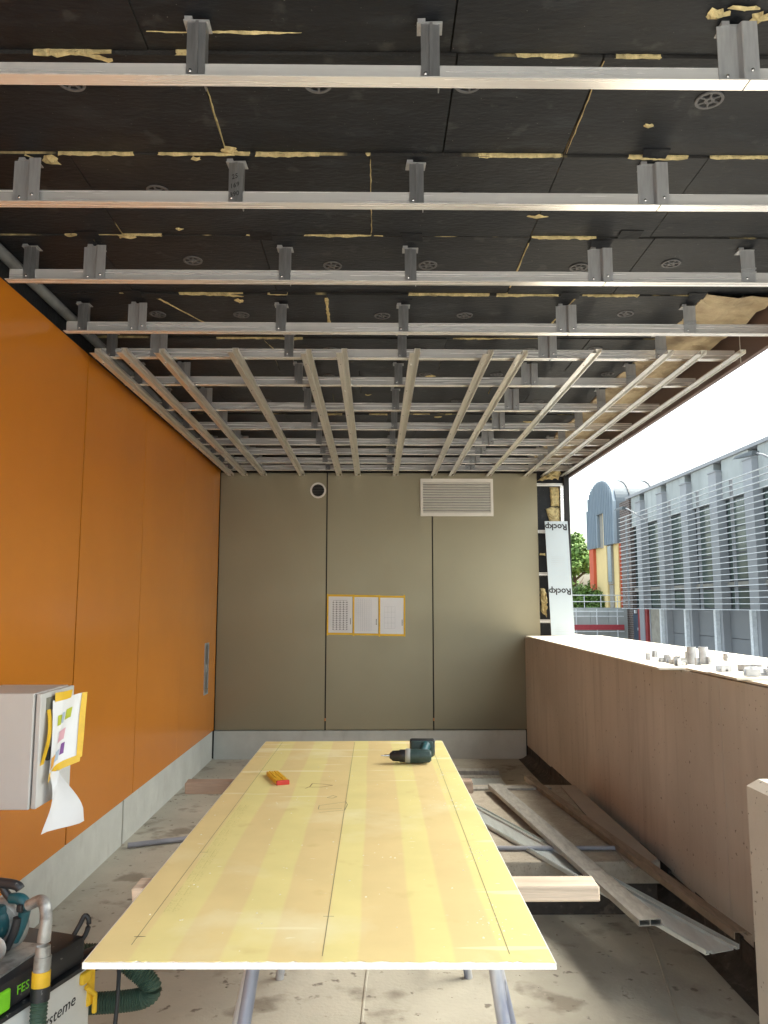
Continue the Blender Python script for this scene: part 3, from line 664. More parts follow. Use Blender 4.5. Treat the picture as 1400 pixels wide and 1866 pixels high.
def ribbon(pts, w, z, m, nm, parent):
    b = MB()
    for i in range(len(pts) - 1):
        a, c = Vector(pts[i]), Vector(pts[i + 1]); d = (c - a); nn = Vector((-d.y, d.x)).normalized() * w
        b.quad((*(a - nn), z), (*(a + nn), z), (*(c + nn), z), (*(c - nn), z))
    return b.build(nm, m, parent)
for a, c in (((-.493, 1.66), (-.463, 3.98)), ((-.102, 1.605), (-.100, 3.98)), ((.268, 1.61), (.281, 3.97))): ribbon([a, c], .0007, BZ + .0004, M_pencil, 'pencil_line', tb)
for x, y in ((-.488, 1.70), (-.101, 1.80), (-.476, 2.25)): ribbon([(x - .012, y), (x + .012, y)], .001, BZ + .0004, M_pencil, 'pencil_line', tb)
ribbon([(-.185, 2.66), (-.10, 2.69), (-.093, 2.76), (-.10, 2.80), (-.19, 2.75), (-.19, 2.70), (-.11, 2.71)], .0011, BZ + .0004, M_pencil, 'pencil_line', tb)
ribbon([(-.17, 2.86), (-.15, 2.89), (-.135, 2.87), (-.15, 2.85), (-.17, 2.86)], .0012, BZ + .0004, M_pencil, 'pencil_line', tb)
ribbon([(-.26, 3.0), (-.245, 3.03), (-.24, 3.08), (-.20, 3.07), (-.16, 3.05), (-.20, 3.02), (-.25, 3.02)], .0022, BZ + .0004, mat('brown_scratch', (.25, .15, .06), .8), 'scratch', tb)
b = MB(); r = random.Random(21)
for k in range(190):      # faint printed strip along the left line
    y = 1.83 + .95 * k / 190
    if k % 19 > 15: continue
    for x in (-.474, -.455):
        xx = x + .012 * (y - 1.83)
        for q in range(3):
            if r.random() < .45: b.quad((xx + q * .005, y, BZ + .0003), (xx + q * .005 + .0035, y, BZ + .0003), (xx + q * .005 + .0035, y + .0009, BZ + .0003), (xx + q * .005, y + .0009, BZ + .0003))
        if r.random() < .5: b.quad((xx, y, BZ + .0003), (xx + .0008, y, BZ + .0003), (xx + .0008, y + .004, BZ + .0003), (xx, y + .004, BZ + .0003))
o = b.build('printed_strip', mat('faint_print', (.40, .36, .12), .8), tb); o['kind'] = 'stuff'
b = MB(); r = random.Random(22)
for k in range(260):      # plaster dust and crumbs
    if k < 110:
        cx, cy = r.choice(((.262, 1.78), (.275, 2.2), (.285, 2.75), (.28, 3.25))); x, y = r.gauss(cx, .022), r.gauss(cy, .05)
    else: x, y = r.uniform(-.54, .33), r.uniform(1.62, 3.95)
    s = r.uniform(.0008, .0028); z = BZ + .0002
    b.hexa([(x - s, y - s, z), (x + s, y - s * .7, z), (x + s * .8, y + s, z), (x - s, y + s, z), (x - s * .5, y - s * .5, z + s * .6), (x + s * .6, y - s * .5, z + s * .5), (x + s * .5, y + s * .5, z + s * .6), (x - s * .5, y + s * .6, z + s * .5)])
o = b.build('plaster_crumbs', mat('crumb_white', (.75, .70, .52), .9), tb); o['kind'] = 'stuff'
# beams
def beam(name, lab, x0, x1, y0, y1, z0, z1, m, rz=0, seed=0):
    b = MB(); b.box(x0, x1, y0, y1, z0, z1, bev=.006)
    r = random.Random(seed)
    for v_ in b.bm.verts: v_.co += Vector((r.uniform(-.003, .003), r.uniform(-.0015, .0015), r.uniform(-.001, .0)))
    return label(b.build(name, m), lab, 'beam', 'timber beams under the table board')
beam('timber_beam', 'pale sawn timber beam under the near part of the board, sticking out right', -.605, .567, 2.02, 2.095, .732, .7715, M_wood, seed=1)
beam('timber_beam', 'reddish timber beam under the middle of the board, sticking out left', -.755, .395, 3.17, 3.235, .7245, .7715, M_oldwood, seed=2)
# trestles
def trestle(lab, yc, fy=.20, ry=.24):
    t = thing('trestle', lab, 'trestle', (0, yc, 0), group='steel trestles')
    MB().box(-.36, .36, yc - .022, yc + .022, .685, .7235, bev=.006).build('top_rail', M_steelblue, t)
    for sx in (-1, 1):
        for sy in (-1, 1):
            MB().tube([(sx * .285, yc + sy * .02, .68), (sx * (.375 if sy < 0 else .45), yc + sy * (fy if sy < 0 else ry), .0)], .0165, 12).build('leg', M_steelblue, t, smooth=True)
        MB().tube([(sx * .345, yc - fy * .7, .22), (sx * .39, yc + ry * .7, .22)], .010, 8).build('brace', M_steelblue, t, smooth=True)
    return t
trestle('white and blue worn steel trestle holding up the near end of the board', 2.06)
trestle('steel trestle under the middle of the board, only its feet showing', 3.22, -.03, .4)

# ------------------------------------------------------------------ drill
dr = thing('cordless_drill', 'teal and black cordless drill lying on the yellow board', 'drill', (.158, 3.45, BZ), R(-3)); dr.scale = (.92, .92, .92)
b = MB(); b.lathe([(.010, -.098), (.022, -.097), (.029, -.085), (.032, -.06), (.033, -.02), (.032, .005)], (.0, 0, .036), (-1, 0, 0), 18)
b.box(-.01, .095, -.027, .027, .008, .062, bev=.012)
b.build('motor_housing', M_tealdark, dr, smooth=True, local=True)
MB().lathe([(.033, .002), (.034, .006), (.034, .022), (.031, .026)], (0, 0, .036), (-1, 0, 0), 18).build('collar', mat('collar_grey', (.30, .31, .30), .4), dr, smooth=True, local=True)
MB().lathe([(.030, .026), (.030, .050), (.026, .055), (.024, .085), (.012, .10)], (0, 0, .036), (-1, 0, 0), 16).build('chuck', M_blackpl, dr, smooth=True, local=True)
MB().lathe([(.006, .10), (.006, .125), (.0035, .126), (.003, .142)], (0, 0, .036), (-1, 0, 0), 10).build('bit', M_screw, dr, smooth=True, local=True)
hd = MB().tube([(.055, .015, .040), (.064, .07, .046), (.070, .125, .052), (.072, .15, .054)], .02, 12, rad=[.022, .019, .020, .026]).build('handle', M_teal, dr, smooth=True, local=True)
b = MB(); b.box(-.002, .112, .145, .175, .0, .078, bev=.012); b.build('foot', M_tealdark, dr, smooth=True, local=True)
b = MB(); b.box(-.006, .118, .172, .225, .0, .082, bev=.010); b.build('battery', M_blackpl, dr, smooth=True, local=True)
b = MB()
for k in range(3): b.box(.1175, .120, .18, .22, .018 + .025 * k, .028 + .025 * k)
b.build('vent_rib', M_faint, dr, local=True)
# folding rule
fr = thing('folding_rule', 'folded yellow folding rule with red end lying on the board', 'ruler', (-.384, 3.15, BZ), R(20)); fr.scale = (.82, .82, .9)
for k in range(5):
    b = MB(); b.box(-.030 + k * .0125, -.030 + k * .0125 + .0095, -.105, .115 - rnd.uniform(0, .008), 0, .017 + (k % 2) * .001, bev=.002); b.build('blade', mat('rule_yellow', (.75, .45, .03), .5, var=.2, scale=60) if k == 0 else MATS['rule_yellow'], fr, local=True)
MB().box(-.0305, .0305, -.122, -.104, .0, .0185, bev=.003).build('red_end', M_red, fr, local=True)

# ------------------------------------------------------------------ vacuum extractor, circular saw, hose (left foreground)
vr = R(-19)
vc = thing('dust_extractor', 'grey and black workshop dust extractor with handwriting in the left foreground', 'vacuum cleaner', (-1.03, 2.18, 0), vr)
b = MB(); b.box(-.18, .18, -.28, .20, +.05, .467, bev=.010); b.build('tank', M_vac, vc, smooth=True, local=True)
b = MB(); b.box(-.172, .172, -.28, .185, .476, .552, bev=.018); b.build('lid', M_blackpl, vc, smooth=True, local=True)
b = MB(); b.box(-.184, .184, -.20, .205, .035, .06, bev=.006); b.build('bumper', M_blackpl, vc, local=True)
b = MB(); b.box(.10, .184, -.27, .195, .466, .479, bev=.003); b.build('seal', M_blackpl, vc, local=True)
b = MB(); b.box(.164, .178, -.16, -.095, .484, .535, bev=.006); b.build('power_button', M_green, vc, local=True)
b = MB(); b.box(.150, .186, .182, .212, .36, .47, bev=.006); b.box(.165, .192, .150, .19, .43, .46, bev=.006); b.tube([(.188, .17, .42), (.194, .20, .39), (.19, .205, .34)], .007, 8); b.build('latch', M_tape, vc, local=True)
for k in range(9): MB().hexa([(.1795, .02 + k * .017, .225), (.1825, .02 + k * .017, .225), (.1825, .028 + k * .017, .225), (.1795, .028 + k * .017, .225), (.1795, .025 + k * .017, .255), (.1825, .025 + k * .017, .255), (.1825, .033 + k * .017, .255), (.1795, .033 + k * .017, .255)]).build('vent_slot', M_gap, vc, local=True)
MB().box(.178, .186, -.27, .203, .19, .212, bev=.003).build('trim_strip', M_blackpl, vc, local=True)
for y in (-.15, .15):
    for s in (-1, 1): MB().lathe([(.04, -.015), (.045, -.01), (.045, .01), (.04, .015)], (s * .165, y, .045), (1, 0, 0), 18).build('wheel', M_blackpl, vc, smooth=True, local=True)
F_ = frame_mtx
text_mesh('Schnu', .050, M_ink, F_((.1808, -.095, .372), (0, 1, .10), (0, -.10, 1)), 'handwriting', vc, local=True)
text_mesh('ysteme', .042, M_ink, F_((.1808, .075, .398), (0, 1, .10), (0, -.10, 1)), 'handwriting', vc, local=True)
text_mesh('FES', .030, M_green, F_((.1728, -.052, .515), (0, 1, 0), (0, 0, 1)), 'lettering', vc, local=True)
b = MB(); b.tube([(.13, .175, .50), (.15, .205, .54), (.155, .21, .575), (.145, .205, .59), (.135, .195, .565), (.12, .175, .525)], .007, 8, fine=4); b.build('hook', M_blackpl, vc, smooth=True, local=True)
# circular saw standing on the lid
sw = thing('circular_saw', 'dusty teal circular saw standing on the dust extractor lid', 'saw', (-.985, 2.13, .5525), R(-12)); sw.scale = (.9, .9, .86)
b = MB(); b.box(-.13, .085, -.09, .12, .0, .006); b.build('base_plate', M_dustmetal, sw, local=True)
b = MB(); b.lathe([(.0, -.002), (.070, 0), (.078, .01), (.078, .04), (.070, .047)], (-.02, .03, .082), (0, 1, 0), 28); b.build('blade_guard', M_dustmetal, sw, smooth=True, local=True)
b = MB(); b.lathe([(.055, -.02), (.058, .02), (.054, .075), (.042, .10), (.02, .105)], (-.035, .03, .095), (0, -1, 0), 22); b.box(-.10, .01, -.02, .04, .05, .155, bev=.015); b.build('motor', M_teal, sw, smooth=True, local=True)
b = MB(); b.lathe([(.030, .0), (.034, .004), (.026, .008)], (.02, -.02, .05), (0, -1, 0), 18); b.build('side_cover', M_dustmetal, sw, smooth=True, local=True)
b = MB(); b.tube([(.040, .03, .05), (.056, .03, .085), (.066, .03, .125), (.066, .03, .155), (.050, .03, .172), (.02, .03, .172)], .014, 14, rad=[.013, .014, .016, .019, .017, .015], fine=5); b.build('rear_handle', M_teal, sw, smooth=True, local=True)
b = MB(); b.tube([(.028, .012, .035), (.050, .012, .085), (.058, .012, .125)], .012, 14, fine=5); b.build('handle_grip', M_blackpl, sw, smooth=True, local=True)
b = MB(); b.tube([(-.20, .03, .212), (-.10, .03, .214), (-.0, .03, .214), (.038, .03, .210), (.050, .03, .200)], .02, 14, rad=[.014, .015, .015, .014, .013], fine=5); b.tube([(-.01, .03, .21), (.0, .03, .19), (.02, .03, .17)], .011, 14, fine=5); b.build('top_handle', M_blackpl, sw, smooth=True, local=True)
b = MB(); b.box(.057, .075, .004, .016, .142, .165, bev=.004); b.build('switch', M_blackpl, sw, local=True)
b = MB(); b.box(-.085, -.03, -.0795, -.076, .085, .125); b.build('rating_label', M_vac, sw, local=True)
# dust port and hose
def world_pts(root, pts):
    m = PM[root.name]; return [m @ Vector(p) for p in pts]
hs = thing('suction_hose', 'ribbed dark green suction hose running from the saw behind the extractor', 'hose', (-.84, 2.12, .3))
Pp = [(-.905, 2.13, .690), (-.872, 2.12, .706), (-.850, 2.10, .702), (-.841, 2.09, .67), (-.842, 2.085, .62), (-.843, 2.085, .58)]
MB().tube(Pp, .015, 14, rad=[.014, .0145, .015, .0155, .0165, .02], fine=5).build('metal_elbow', M_dustmetal, hs, smooth=True)
MB().tube([(-.842, 2.085, .585), (-.842, 2.083, .56), (-.842, 2.08, .548)], .021, 14).build('coupling', M_dustmetal, hs, smooth=True)
MB().tube([(-.842, 2.08, .552), (-.841, 2.077, .515)], .0225, 14).build('tape_band', M_tape, hs, smooth=True)
MB().tube([(-.841, 2.077, .516), (-.840, 2.073, .485)], .0235, 14).build('sleeve', M_blackpl, hs, smooth=True)
def corrugated(path, r, pitch, m, nm, parent):
    P = [Vector(p) for p in path]
    L = [0]
    for i in range(1, len(P)): L.append(L[-1] + (P[i] - P[i - 1]).length)
    def at(s):
        for i in range(1, len(P)):
            if s <= L[i]:
                t = (s - L[i - 1]) / (L[i] - L[i - 1]); p0 = P[max(i - 2, 0)]; p1, p2 = P[i - 1], P[i]; p3 = P[min(i + 1, len(P) - 1)]
                return .5 * ((2 * p1) + (p2 - p0) * t + (2 * p0 - 5 * p1 + 4 * p2 - p3) * t * t + (3 * p1 - p0 - 3 * p2 + p3) * t ** 3)
        return P[-1]
    n = int(L[-1] / pitch) * 2; pts = [at(L[-1] * i / n) for i in range(n + 1)]
    return MB().tube(pts, r, 14, rad=[r if i % 2 else r * .86 for i in range(n + 1)]).build(nm, m, parent, smooth=False)
corrugated([(-.840, 2.073, .49), (-.836, 2.06, .42), (-.828, 2.05, .33), (-.815, 2.05, .22), (-.82, 2.10, .12), (-.88, 2.2, .03)], .0215, .0075, M_hose, 'hose', hs)
h2 = thing('coiled_hose', 'dark green hose loop bulging out beyond the right side of the extractor', 'hose', (-.72, 2.4, .3))
corrugated([(-.90, 2.36, .47), (-.83, 2.40, .455), (-.76, 2.42, .44), (-.70, 2.42, .40), (-.665, 2.42, .37), (-.655, 2.42, .345), (-.68, 2.42, .325), (-.75, 2.42, .315), (-.85, 2.42, .31)], .03, .007, M_hose, 'hose', h2)
MB().tube([(-.86, 2.36, .44), (-.79, 2.38, .46)], .033, 14).build('sleeve', M_blackpl, h2, smooth=True)
b = MB(); b.tube([(-.74, 2.36, .47), (-.727, 2.34, .43), (-.725, 2.33, .36), (-.73, 2.32, .25), (-.74, 2.3, .1), (-.76, 2.28, .006), (-.9, 2.6, .006)], .006, 8)
label(b.build('power_cord', M_blackpl, smooth=True), 'thin black cord hanging over the green hose loop', 'cord')

# ------------------------------------------------------------------ platform and lengths of metal at the right
ps = thing('concrete_slab', 'thick grit-topped concrete slab on a black base beside the parapet', 'slab', (1.0, 4.6, 0))
b = MB(); b.box(.30, 1.375, 3.85, 5.44, .145, .248, bev=.006)
r = random.Random(9)
b.build('slab', M_slab, ps)
MB().box(.30, 1.36, 3.87, 5.40, 0, .145).build('base', M_bitumen, ps)
def bar(name, lab, cat, a, c, sec_line, th, m, closed=None, group=None, roll=0.):
    """profile swept from a to c (world); sec_line in local (across, up)"""
    a, c = Vector(a), Vector(c); d = (c - a); L = d.length; d.normalize()
    ux = d.cross(Vector((0, 0, 1))).normalized(); uz = ux.cross(d)
    m4 = Matrix(((ux.x, d.x, uz.x, a.x), (ux.y, d.y, uz.y, a.y), (ux.z, d.z, uz.z, a.z), (0, 0, 0, 1)))
    b = MB()
    if closed:
        for q in closed: b.box(q[0], q[1], 0, L, q[2], q[3], mtx=m4)
    else: b.wallsec(sec_line, th, 0, L, 'Y', m4)
    return label(b.build(name, m), lab, cat, group)
w, hh, tt = .045, .024, .003
bar('hollow_bar', 'flat two-cell hollow aluminium bar laid across the slab, open end towards camera', 'bar', (.795, 5.26, .272), (1.043, 3.055, .268), None, 0, M_dullalu,
    closed=[(-w, w, 0, tt), (-w, w, hh - tt, hh), (-w, -w + tt, tt, hh - tt), (w - tt, w, tt, hh - tt), (-.002, .002, tt, hh - tt)])
bar('galvanised_channel', 'wide galvanised steel channel slanting from under the board over the slab', 'channel', (.545, 4.86, .250), (1.233, 2.87, .252), [(-.075, .016), (-.075, .0), (-.060, .0), (-.058, .010), (-.050, .010), (-.048, .0), (.048, .0), (.050, .010), (.058, .010), (.060, .0), (.075, .0), (.075, .016)], .0018, M_zinc)
bar('brown_angle', 'long brownish stepped metal angle lying nearest the parapet', 'bar', (1.088, 5.57, .262), (1.345, 2.945, .276), [(-.032, .0), (-.012, .0), (-.012, .010), (.034, .012), (.034, -.012)], .003, mat('brown_metal', (.27, .215, .165), .55, metal=.4, var=.25, scale=9, stretch=(6, 1, 1)))
b = MB(); b.hexa([(1.20, 3.72, .2495), (1.365, 3.86, .2495), (1.36, 5.38, .2495), (1.26, 5.36, .2495), (1.20, 3.72, .2575), (1.365, 3.86, .2575), (1.36, 5.38, .2575), (1.26, 5.36, .2575)])
label(b.build('beige_offcut', mat('beige_panel', (.36, .31, .26), .6, var=.06)), 'smooth beige panel offcut on the slab against the parapet', 'panel')
bar('thin_strip', 'thin dark edge strip lying across the back of the slab', 'strip', (.62, 5.30, .250), (1.18, 5.33, .250), None, 0, M_dullalu, closed=[(-.035, .035, 0, .012)])
b = MB(); b.tube([(.30, 4.02, .262), (1.22, 4.01, .262)], .011, 10); label(b.build('blue_rod', M_pipeblue, smooth=True), 'blue-grey steel rod lying across the front of the slab', 'rod')
for k, (y0, y1, x1, z, m) in enumerate(((6.15, 6.56, 1.05, .05, M_zinc), (6.62, 6.74, 1.05, .04, M_dullalu), (6.80, 6.90, 1.05, .06, M_dullalu))):
    lab = ('pale grey wide panel strip on the floor, nearest of three before the far wall', 'grey metal plank on the floor, middle of three before the far wall', 'grey metal plank on the floor, closest to the far wall')[k]
    label(MB().box(.45, x1 + .01 * k, y0, y1, .001, z, bev=.003).build('metal_plank', m), lab, 'plank', 'planks before the far wall')
b = MB(); b.tube([(-1.50, 4.90, .02), (-1.16, 5.04, .02), (-.6, 5.27, .02)], .016, 10)
label(b.build('floor_pipe', M_pipeblue, smooth=True), 'grey-blue pipe lying on the floor by the plinth joint', 'pipe')
ragged_l = MB()
r = random.Random(77)
for k in range(300):
    if k < 22: x, y = r.gauss(-1.47, .05), r.gauss(4.95, .06)
    elif k < 60: x, y = XL + .01 + abs(r.gauss(0, .05)), r.uniform(2.5, 7)
    else: x, y = r.uniform(-1.5, 1.4), r.uniform(1.6, 7.3)
    s = r.uniform(.002, .009) * (1 if k >= 22 else 1.5); h_ = s * r.uniform(.3, .8); a = r.uniform(0, 3)
    c, q = math.cos(a) * s, math.sin(a) * s * r.uniform(.4, 1)
    ragged_l.hexa([(x - c, y - q, .0), (x + q, y - c, .0), (x + c, y + q, .0), (x - q, y + c, .0), (x - c * .6, y - q * .6, h_), (x + q * .6, y - c * .6, h_), (x + c * .6, y + q * .6, h_), (x - q * .6, y + c * .6, h_)])
o = ragged_l.build('rubble', mat('rubble_mix', (.42, .38, .32), .9, var=.6, scale=3)); label(o, 'scattered crumbs and chips of rubble on the floor', 'rubble', kind='stuff')

# ------------------------------------------------------------------ boards and bits on the parapet
def slabboard(name, lab, pts, z0, z1, m):
    b = MB(); b.hexa([(x, y, z0) for x, y in pts] + [(x, y, z1) for x, y in pts]); return label(b.build(name, m), lab, 'board', 'boards on the parapet')
slabboard('cover_board', 'long pale board covering the far length of the parapet top', [(1.352, 3.70), (XO + .01, 3.72), (XO + .01, 7.55), (1.472, 7.55)], ZP + .001, ZP + .010, M_ply)
slabboard('cover_board', 'pale board at the near end of the parapet, edge towards camera', [(1.430, 3.07), (XO, 3.05), (XO, 3.64), (1.445, 3.37)], ZP + .012, ZP + .020, M_ply)
slabboard('cover_board', 'white edged board lying underneath on the near parapet top', [(1.478, 2.63), (XO, 2.63), (XO, 3.69), (1.478, 3.69)], ZP + .001, ZP + .010, M_ply)
b = MB(); b.wallsec([(-.012, .02), (-.012, 0), (.012, 0), (.012, .02)], .002, -.018, .018, 'Y'); b.box(-.012, .012, -.004, .004, .002, .008); M_clip = mat('clip_metal', (.40, .41, .43), .45, metal=.3, var=.2, scale=30); ME_clip = b.mesh('aluminium_clip', M_clip)
r = random.Random(4)
for k in range(22):
    x, y = 1.47 + r.random() * .26, 3.80 + r.random() * .42
    o = link('aluminium_clip', ME_clip); o.location = (x, y, ZP + .0115 + (.022 if k % 5 == 4 else 0)); o.rotation_euler = (r.choice((0, 0, R(90), R(180))), 0, r.uniform(0, 6.28))
    if abs(o.rotation_euler.x) > 1: o.location.z += .018 if abs(o.rotation_euler.x) < 2 else .02
    label(o, 'small aluminium clip in the heap on the far cover board', 'clip', 'heap of small clips')
for k in range(9):
    x, y = 1.50 + r.random() * .2, 3.12 + r.random() * .28
    o = link('aluminium_clip', ME_clip); o.location = (x, y, ZP + .0215); o.rotation_euler = (0, 0, r.uniform(0, 6.28)); o.scale = (1.5, 1.5, 1.3)
    label(o, 'larger aluminium clip on the near cover board of the parapet', 'clip', 'larger clips near the parapet end')
for k, (x, y) in enumerate(((1.605, 3.93), (1.665, 3.93))):
    b = MB(); annulus(b, .020, .023, 0, .085, 20); b.bm.transform(Matrix.Translation((x, y, ZP + .0105)))
    label(b.build('metal_sleeve', M_clip, smooth=True), ('left' if k == 0 else 'right') + ' of two upright short metal sleeves on the parapet board', 'sleeve', 'upright sleeves')
# printed panel offcut leaning at the parapet end
rk = thing('panel_offcut', 'tall narrow white film-covered panel offcut standing on the parapet end', 'panel', (1.8, 7.45, ZP))
rm = frame_mtx((1.805, 7.42, 1.18), (1, 0, 0), (-.018, .07, 1))
b = MB(); b.box(-.113, .113, 0, 1.115, -.008, 0, mtx=rm); b.build('core', mat('panel_core', (.30, .25, .19), .8), rk)
b = MB(); b.box(-.1125, .1125, .001, 1.114, .0003, .0012, mtx=rm); b.build('film', M_film, rk)
def on_film(x, y, up=True): return rm @ Matrix.Translation((x, y, .0018)) @ Matrix.Rotation(R(180), 4, 'Z')
text_mesh('Rockp', .085, M_ink, on_film(-.004, 1.058), 'lettering', rk, bold=.0025)
text_mesh('Rockp', .085, M_ink, on_film(-.004, .425), 'lettering', rk, bold=.0025)
b = MB()
def line(x0, x1, y, w=.0025): b.box(x0, x1, y - w, y + w, .0014, .0018, mtx=rm)
for q in range(6): line(-.075 + .004 * (q % 3), .06, .76 - q * .018, .0018)
for q in range(5): line(-.075 + .004 * (q % 3), .06, .11 - q * .018, .0018)
for q in range(3):
    y = .625 - q * .055; line(-.03 - .02 * (q == 2), .035, y, .0015)
    for e in (0, 1): b.box(.045, .08, y - .018 + .034 * e, y - .016 + .034 * e, .0014, .0018, mtx=rm); b.box(.045 + .033 * e, .047 + .033 * e, y - .018, y + .018, .0014, .0018, mtx=rm)
b.box(.098, .100, .52, .82, .0014, .0018, mtx=rm); b.box(.098, .100, .02, .15, .0014, .0018, mtx=rm)
for q in range(9):
    a = q * .5; b.box(-.03 + .03 * math.cos(a), -.024 + .03 * math.cos(a), .32 + .03 * math.sin(a), .324 + .03 * math.sin(a), .0014, .0018, mtx=rm)
b.build('fine_print', M_faint, rk)

# ------------------------------------------------------------------ outside: facade with sun screen
XF = 20.0
M_fconc = mat('facade_concrete', (.42, .44, .42), .85, var=.12, scale=.5, stretch=(1, 1, .5), bump=.1, bscale=8)
overlay(M_fconc, 1.6, .52, .75, (.24, .25, .24), stretch=(1, 1, .3), detail=8, fac=.6)
M_fin = mat('fin_grey', (.33, .335, .345), .6, var=.05, scale=.6)
M_fwin = mat('window_glass', (.075, .10, .085), .12, var=.3, scale=.4, spec=.8)
M_fframe = mat('window_frame_dark', (.06, .065, .07), .5)
M_span = mat('spandrel_beige', (.30, .28, .24), .8, var=.1, scale=2)
M_slat = mat('screen_slat_white', (.72, .74, .74), .45)
M_gate = mat('garage_panel', (.20, .205, .21), .55, var=.04, scale=.5)
M_brick = mat('dark_brick', (.12, .085, .07), .9, var=.3, scale=3)
def _brick():
    n, l = M_brick.node_tree.nodes, M_brick.node_tree.links
    b = n['Principled BSDF']; tc = n.new('ShaderNodeTexCoord'); mp = n.new('ShaderNodeMapping'); l.new(tc.outputs['Object'], mp.inputs[0])
    sp = n.new('ShaderNodeSeparateXYZ'); l.new(tc.outputs['Object'], sp.inputs[0]); ad = n.new('ShaderNodeMath'); l.new(sp.outputs['X'], ad.inputs[0]); l.new(sp.outputs['Y'], ad.inputs[1])
    cb_ = n.new('ShaderNodeCombineXYZ'); l.new(ad.outputs[0], cb_.inputs[0]); l.new(sp.outputs['Z'], cb_.inputs[1])
    br = n.new('ShaderNodeTexBrick'); br.inputs['Scale'].default_value = 1; br.inputs['Brick Width'].default_value = .5; br.inputs['Row Height'].default_value = .17; br.inputs['Mortar Size'].default_value = .02
    br.inputs['Color1'].default_value = (.16, .11, .09, 1); br.inputs['Color2'].default_value = (.10, .07, .06, 1); br.inputs['Mortar'].default_value = (.26, .24, .22, 1)
    l.new(cb_.outputs[0], br.inputs['Vector']); l.new(br.outputs['Color'], b.inputs['Base Color'])
_brick()
bd = thing('office_building', 'long grey building across the street behind a white slatted sun screen', 'building', (XF, 42, -5))
Y0, Y1 = 18.0, 60.2
MB().box(XF + .45, XF + 14, Y0, Y1, -5, 9.75).build('wall', M_fframe, bd)
MB().box(XF - .12, XF + 14.2, Y0, Y1 + .1, 9.78, 9.98).build('roof_edge', M_fin, bd)
FYs = [56.75, 52.4, 48.25, 44.0, 39.75, 35.5, 31.25, 27.0, 22.75]
edges = [60.2] + FYs + [18.0]
for i, y in enumerate(FYs):
    MB().box(XF - .35, XF + .44, y - .5, y + .5, -5, 9.12).build('column', M_fin, bd)
    MB().box(XF - .40, XF + .44, y - .54, y + .54, 9.122, 9.20).build('column_cap', M_fin, bd)
    for s in (-.10, .10): MB().box(XF - 1.30, XF - 1.22, y + s - .018, y + s + .018, 1.2, 8.1).build('screen_post', M_fin, bd)
    if i: MB().box(XF - .60, XF - .36, y - .14, y + .14, -5, 1.22).build('white_pillar', M_slat, bd)
for i in range(len(edges) - 1):
    a, c = edges[i + 1] + .51, edges[i] - .51
    if i == 0: c = 59.2
    MB().box(XF, XF + .44, a, c, 7.48, 9.77).build('concrete_panel', M_fconc, bd)
    MB().box(XF + .02, XF + .44, a, c, 2.5, 2.76).build('spandrel', M_span, bd)
    for z0, z1, nz in ((2.79, 7.45, 3), (1.25, 2.47, 1)):
        wv = MB()
        for q in ((a, c, z0, z0 + .08), (a, c, z1 - .08, z1), (a, a + .08, z0 + .08, z1 - .08), (c - .08, c, z0 + .08, z1 - .08)): wv.box(XF + .15, XF + .28, q[0], q[1], q[2], q[3])
        wo = wv.build('window', M_fframe, bd)
        hs_ = (z1 - z0 - .16) / nz
        for k in range(nz):
            MB().box(XF + .2, XF + .24, a + .08, c - .08, z0 + .08 + k * hs_ + (.04 if k else 0), z0 + .08 + (k + 1) * hs_ - (.04 if k < nz - 1 else 0)).build('pane', M_fwin, wo)
            if k: MB().box(XF + .15, XF + .28, a + .08, c - .08, z0 + .04 + k * hs_, z0 + .12 + k * hs_).build('glazing_bar', M_fframe, wo)
    if i:
        for k in range(4): MB().box(XF + .05, XF + .44, a, c, -5 + k * 1.55, -5 + k * 1.55 + 1.52).build('gate_panel', M_gate, bd)
    elif i == 0: pass
for k in range(23):
    z = 1.22 + k * .3085
    MB().box(XF - 1.42, XF - 1.30, Y0, 58.0, z, z + .032).build('screen_slat', M_slat, bd)
MB().box(XF - .15, XF + .44, 59.25, 61.6, -5, 9.7).build('brick_pier', M_brick, bd)
# ground floor bay by the pier
dm = mat('blue_door', (.05, .07, .10), .5); rdm = mat('red_paint', (.30, .035, .035), .6, var=.15, scale=2)
do = MB().box(XF - .20, XF + .40, 58.0, 59.1, -1.3, .80).build('door', dm, bd)
MB().box(XF - .24, XF - .205, 58.05, 58.12, -.4, -.2).build('door_handle', M_slat, do)
MB().box(XF - .30, XF + .40, 55.8, 57.75, -5, 1.2).build('red_portal', rdm, bd)
MB().box(XF - .1, XF + .42, 53.2, 55.75, -5, 1.2).build('block_infill', mat('concrete_block', (.36, .33, .27), .9, var=.15, scale=2), bd)
MB().box(XF - .35, XF + .40, 52.86, 53.15, -5, 1.2).build('red_jamb', rdm, bd)
MB().box(XF - .35, XF - .20, 58.2, 58.45, .86, 1.12).build('lamp_globe', M_slat, bd)
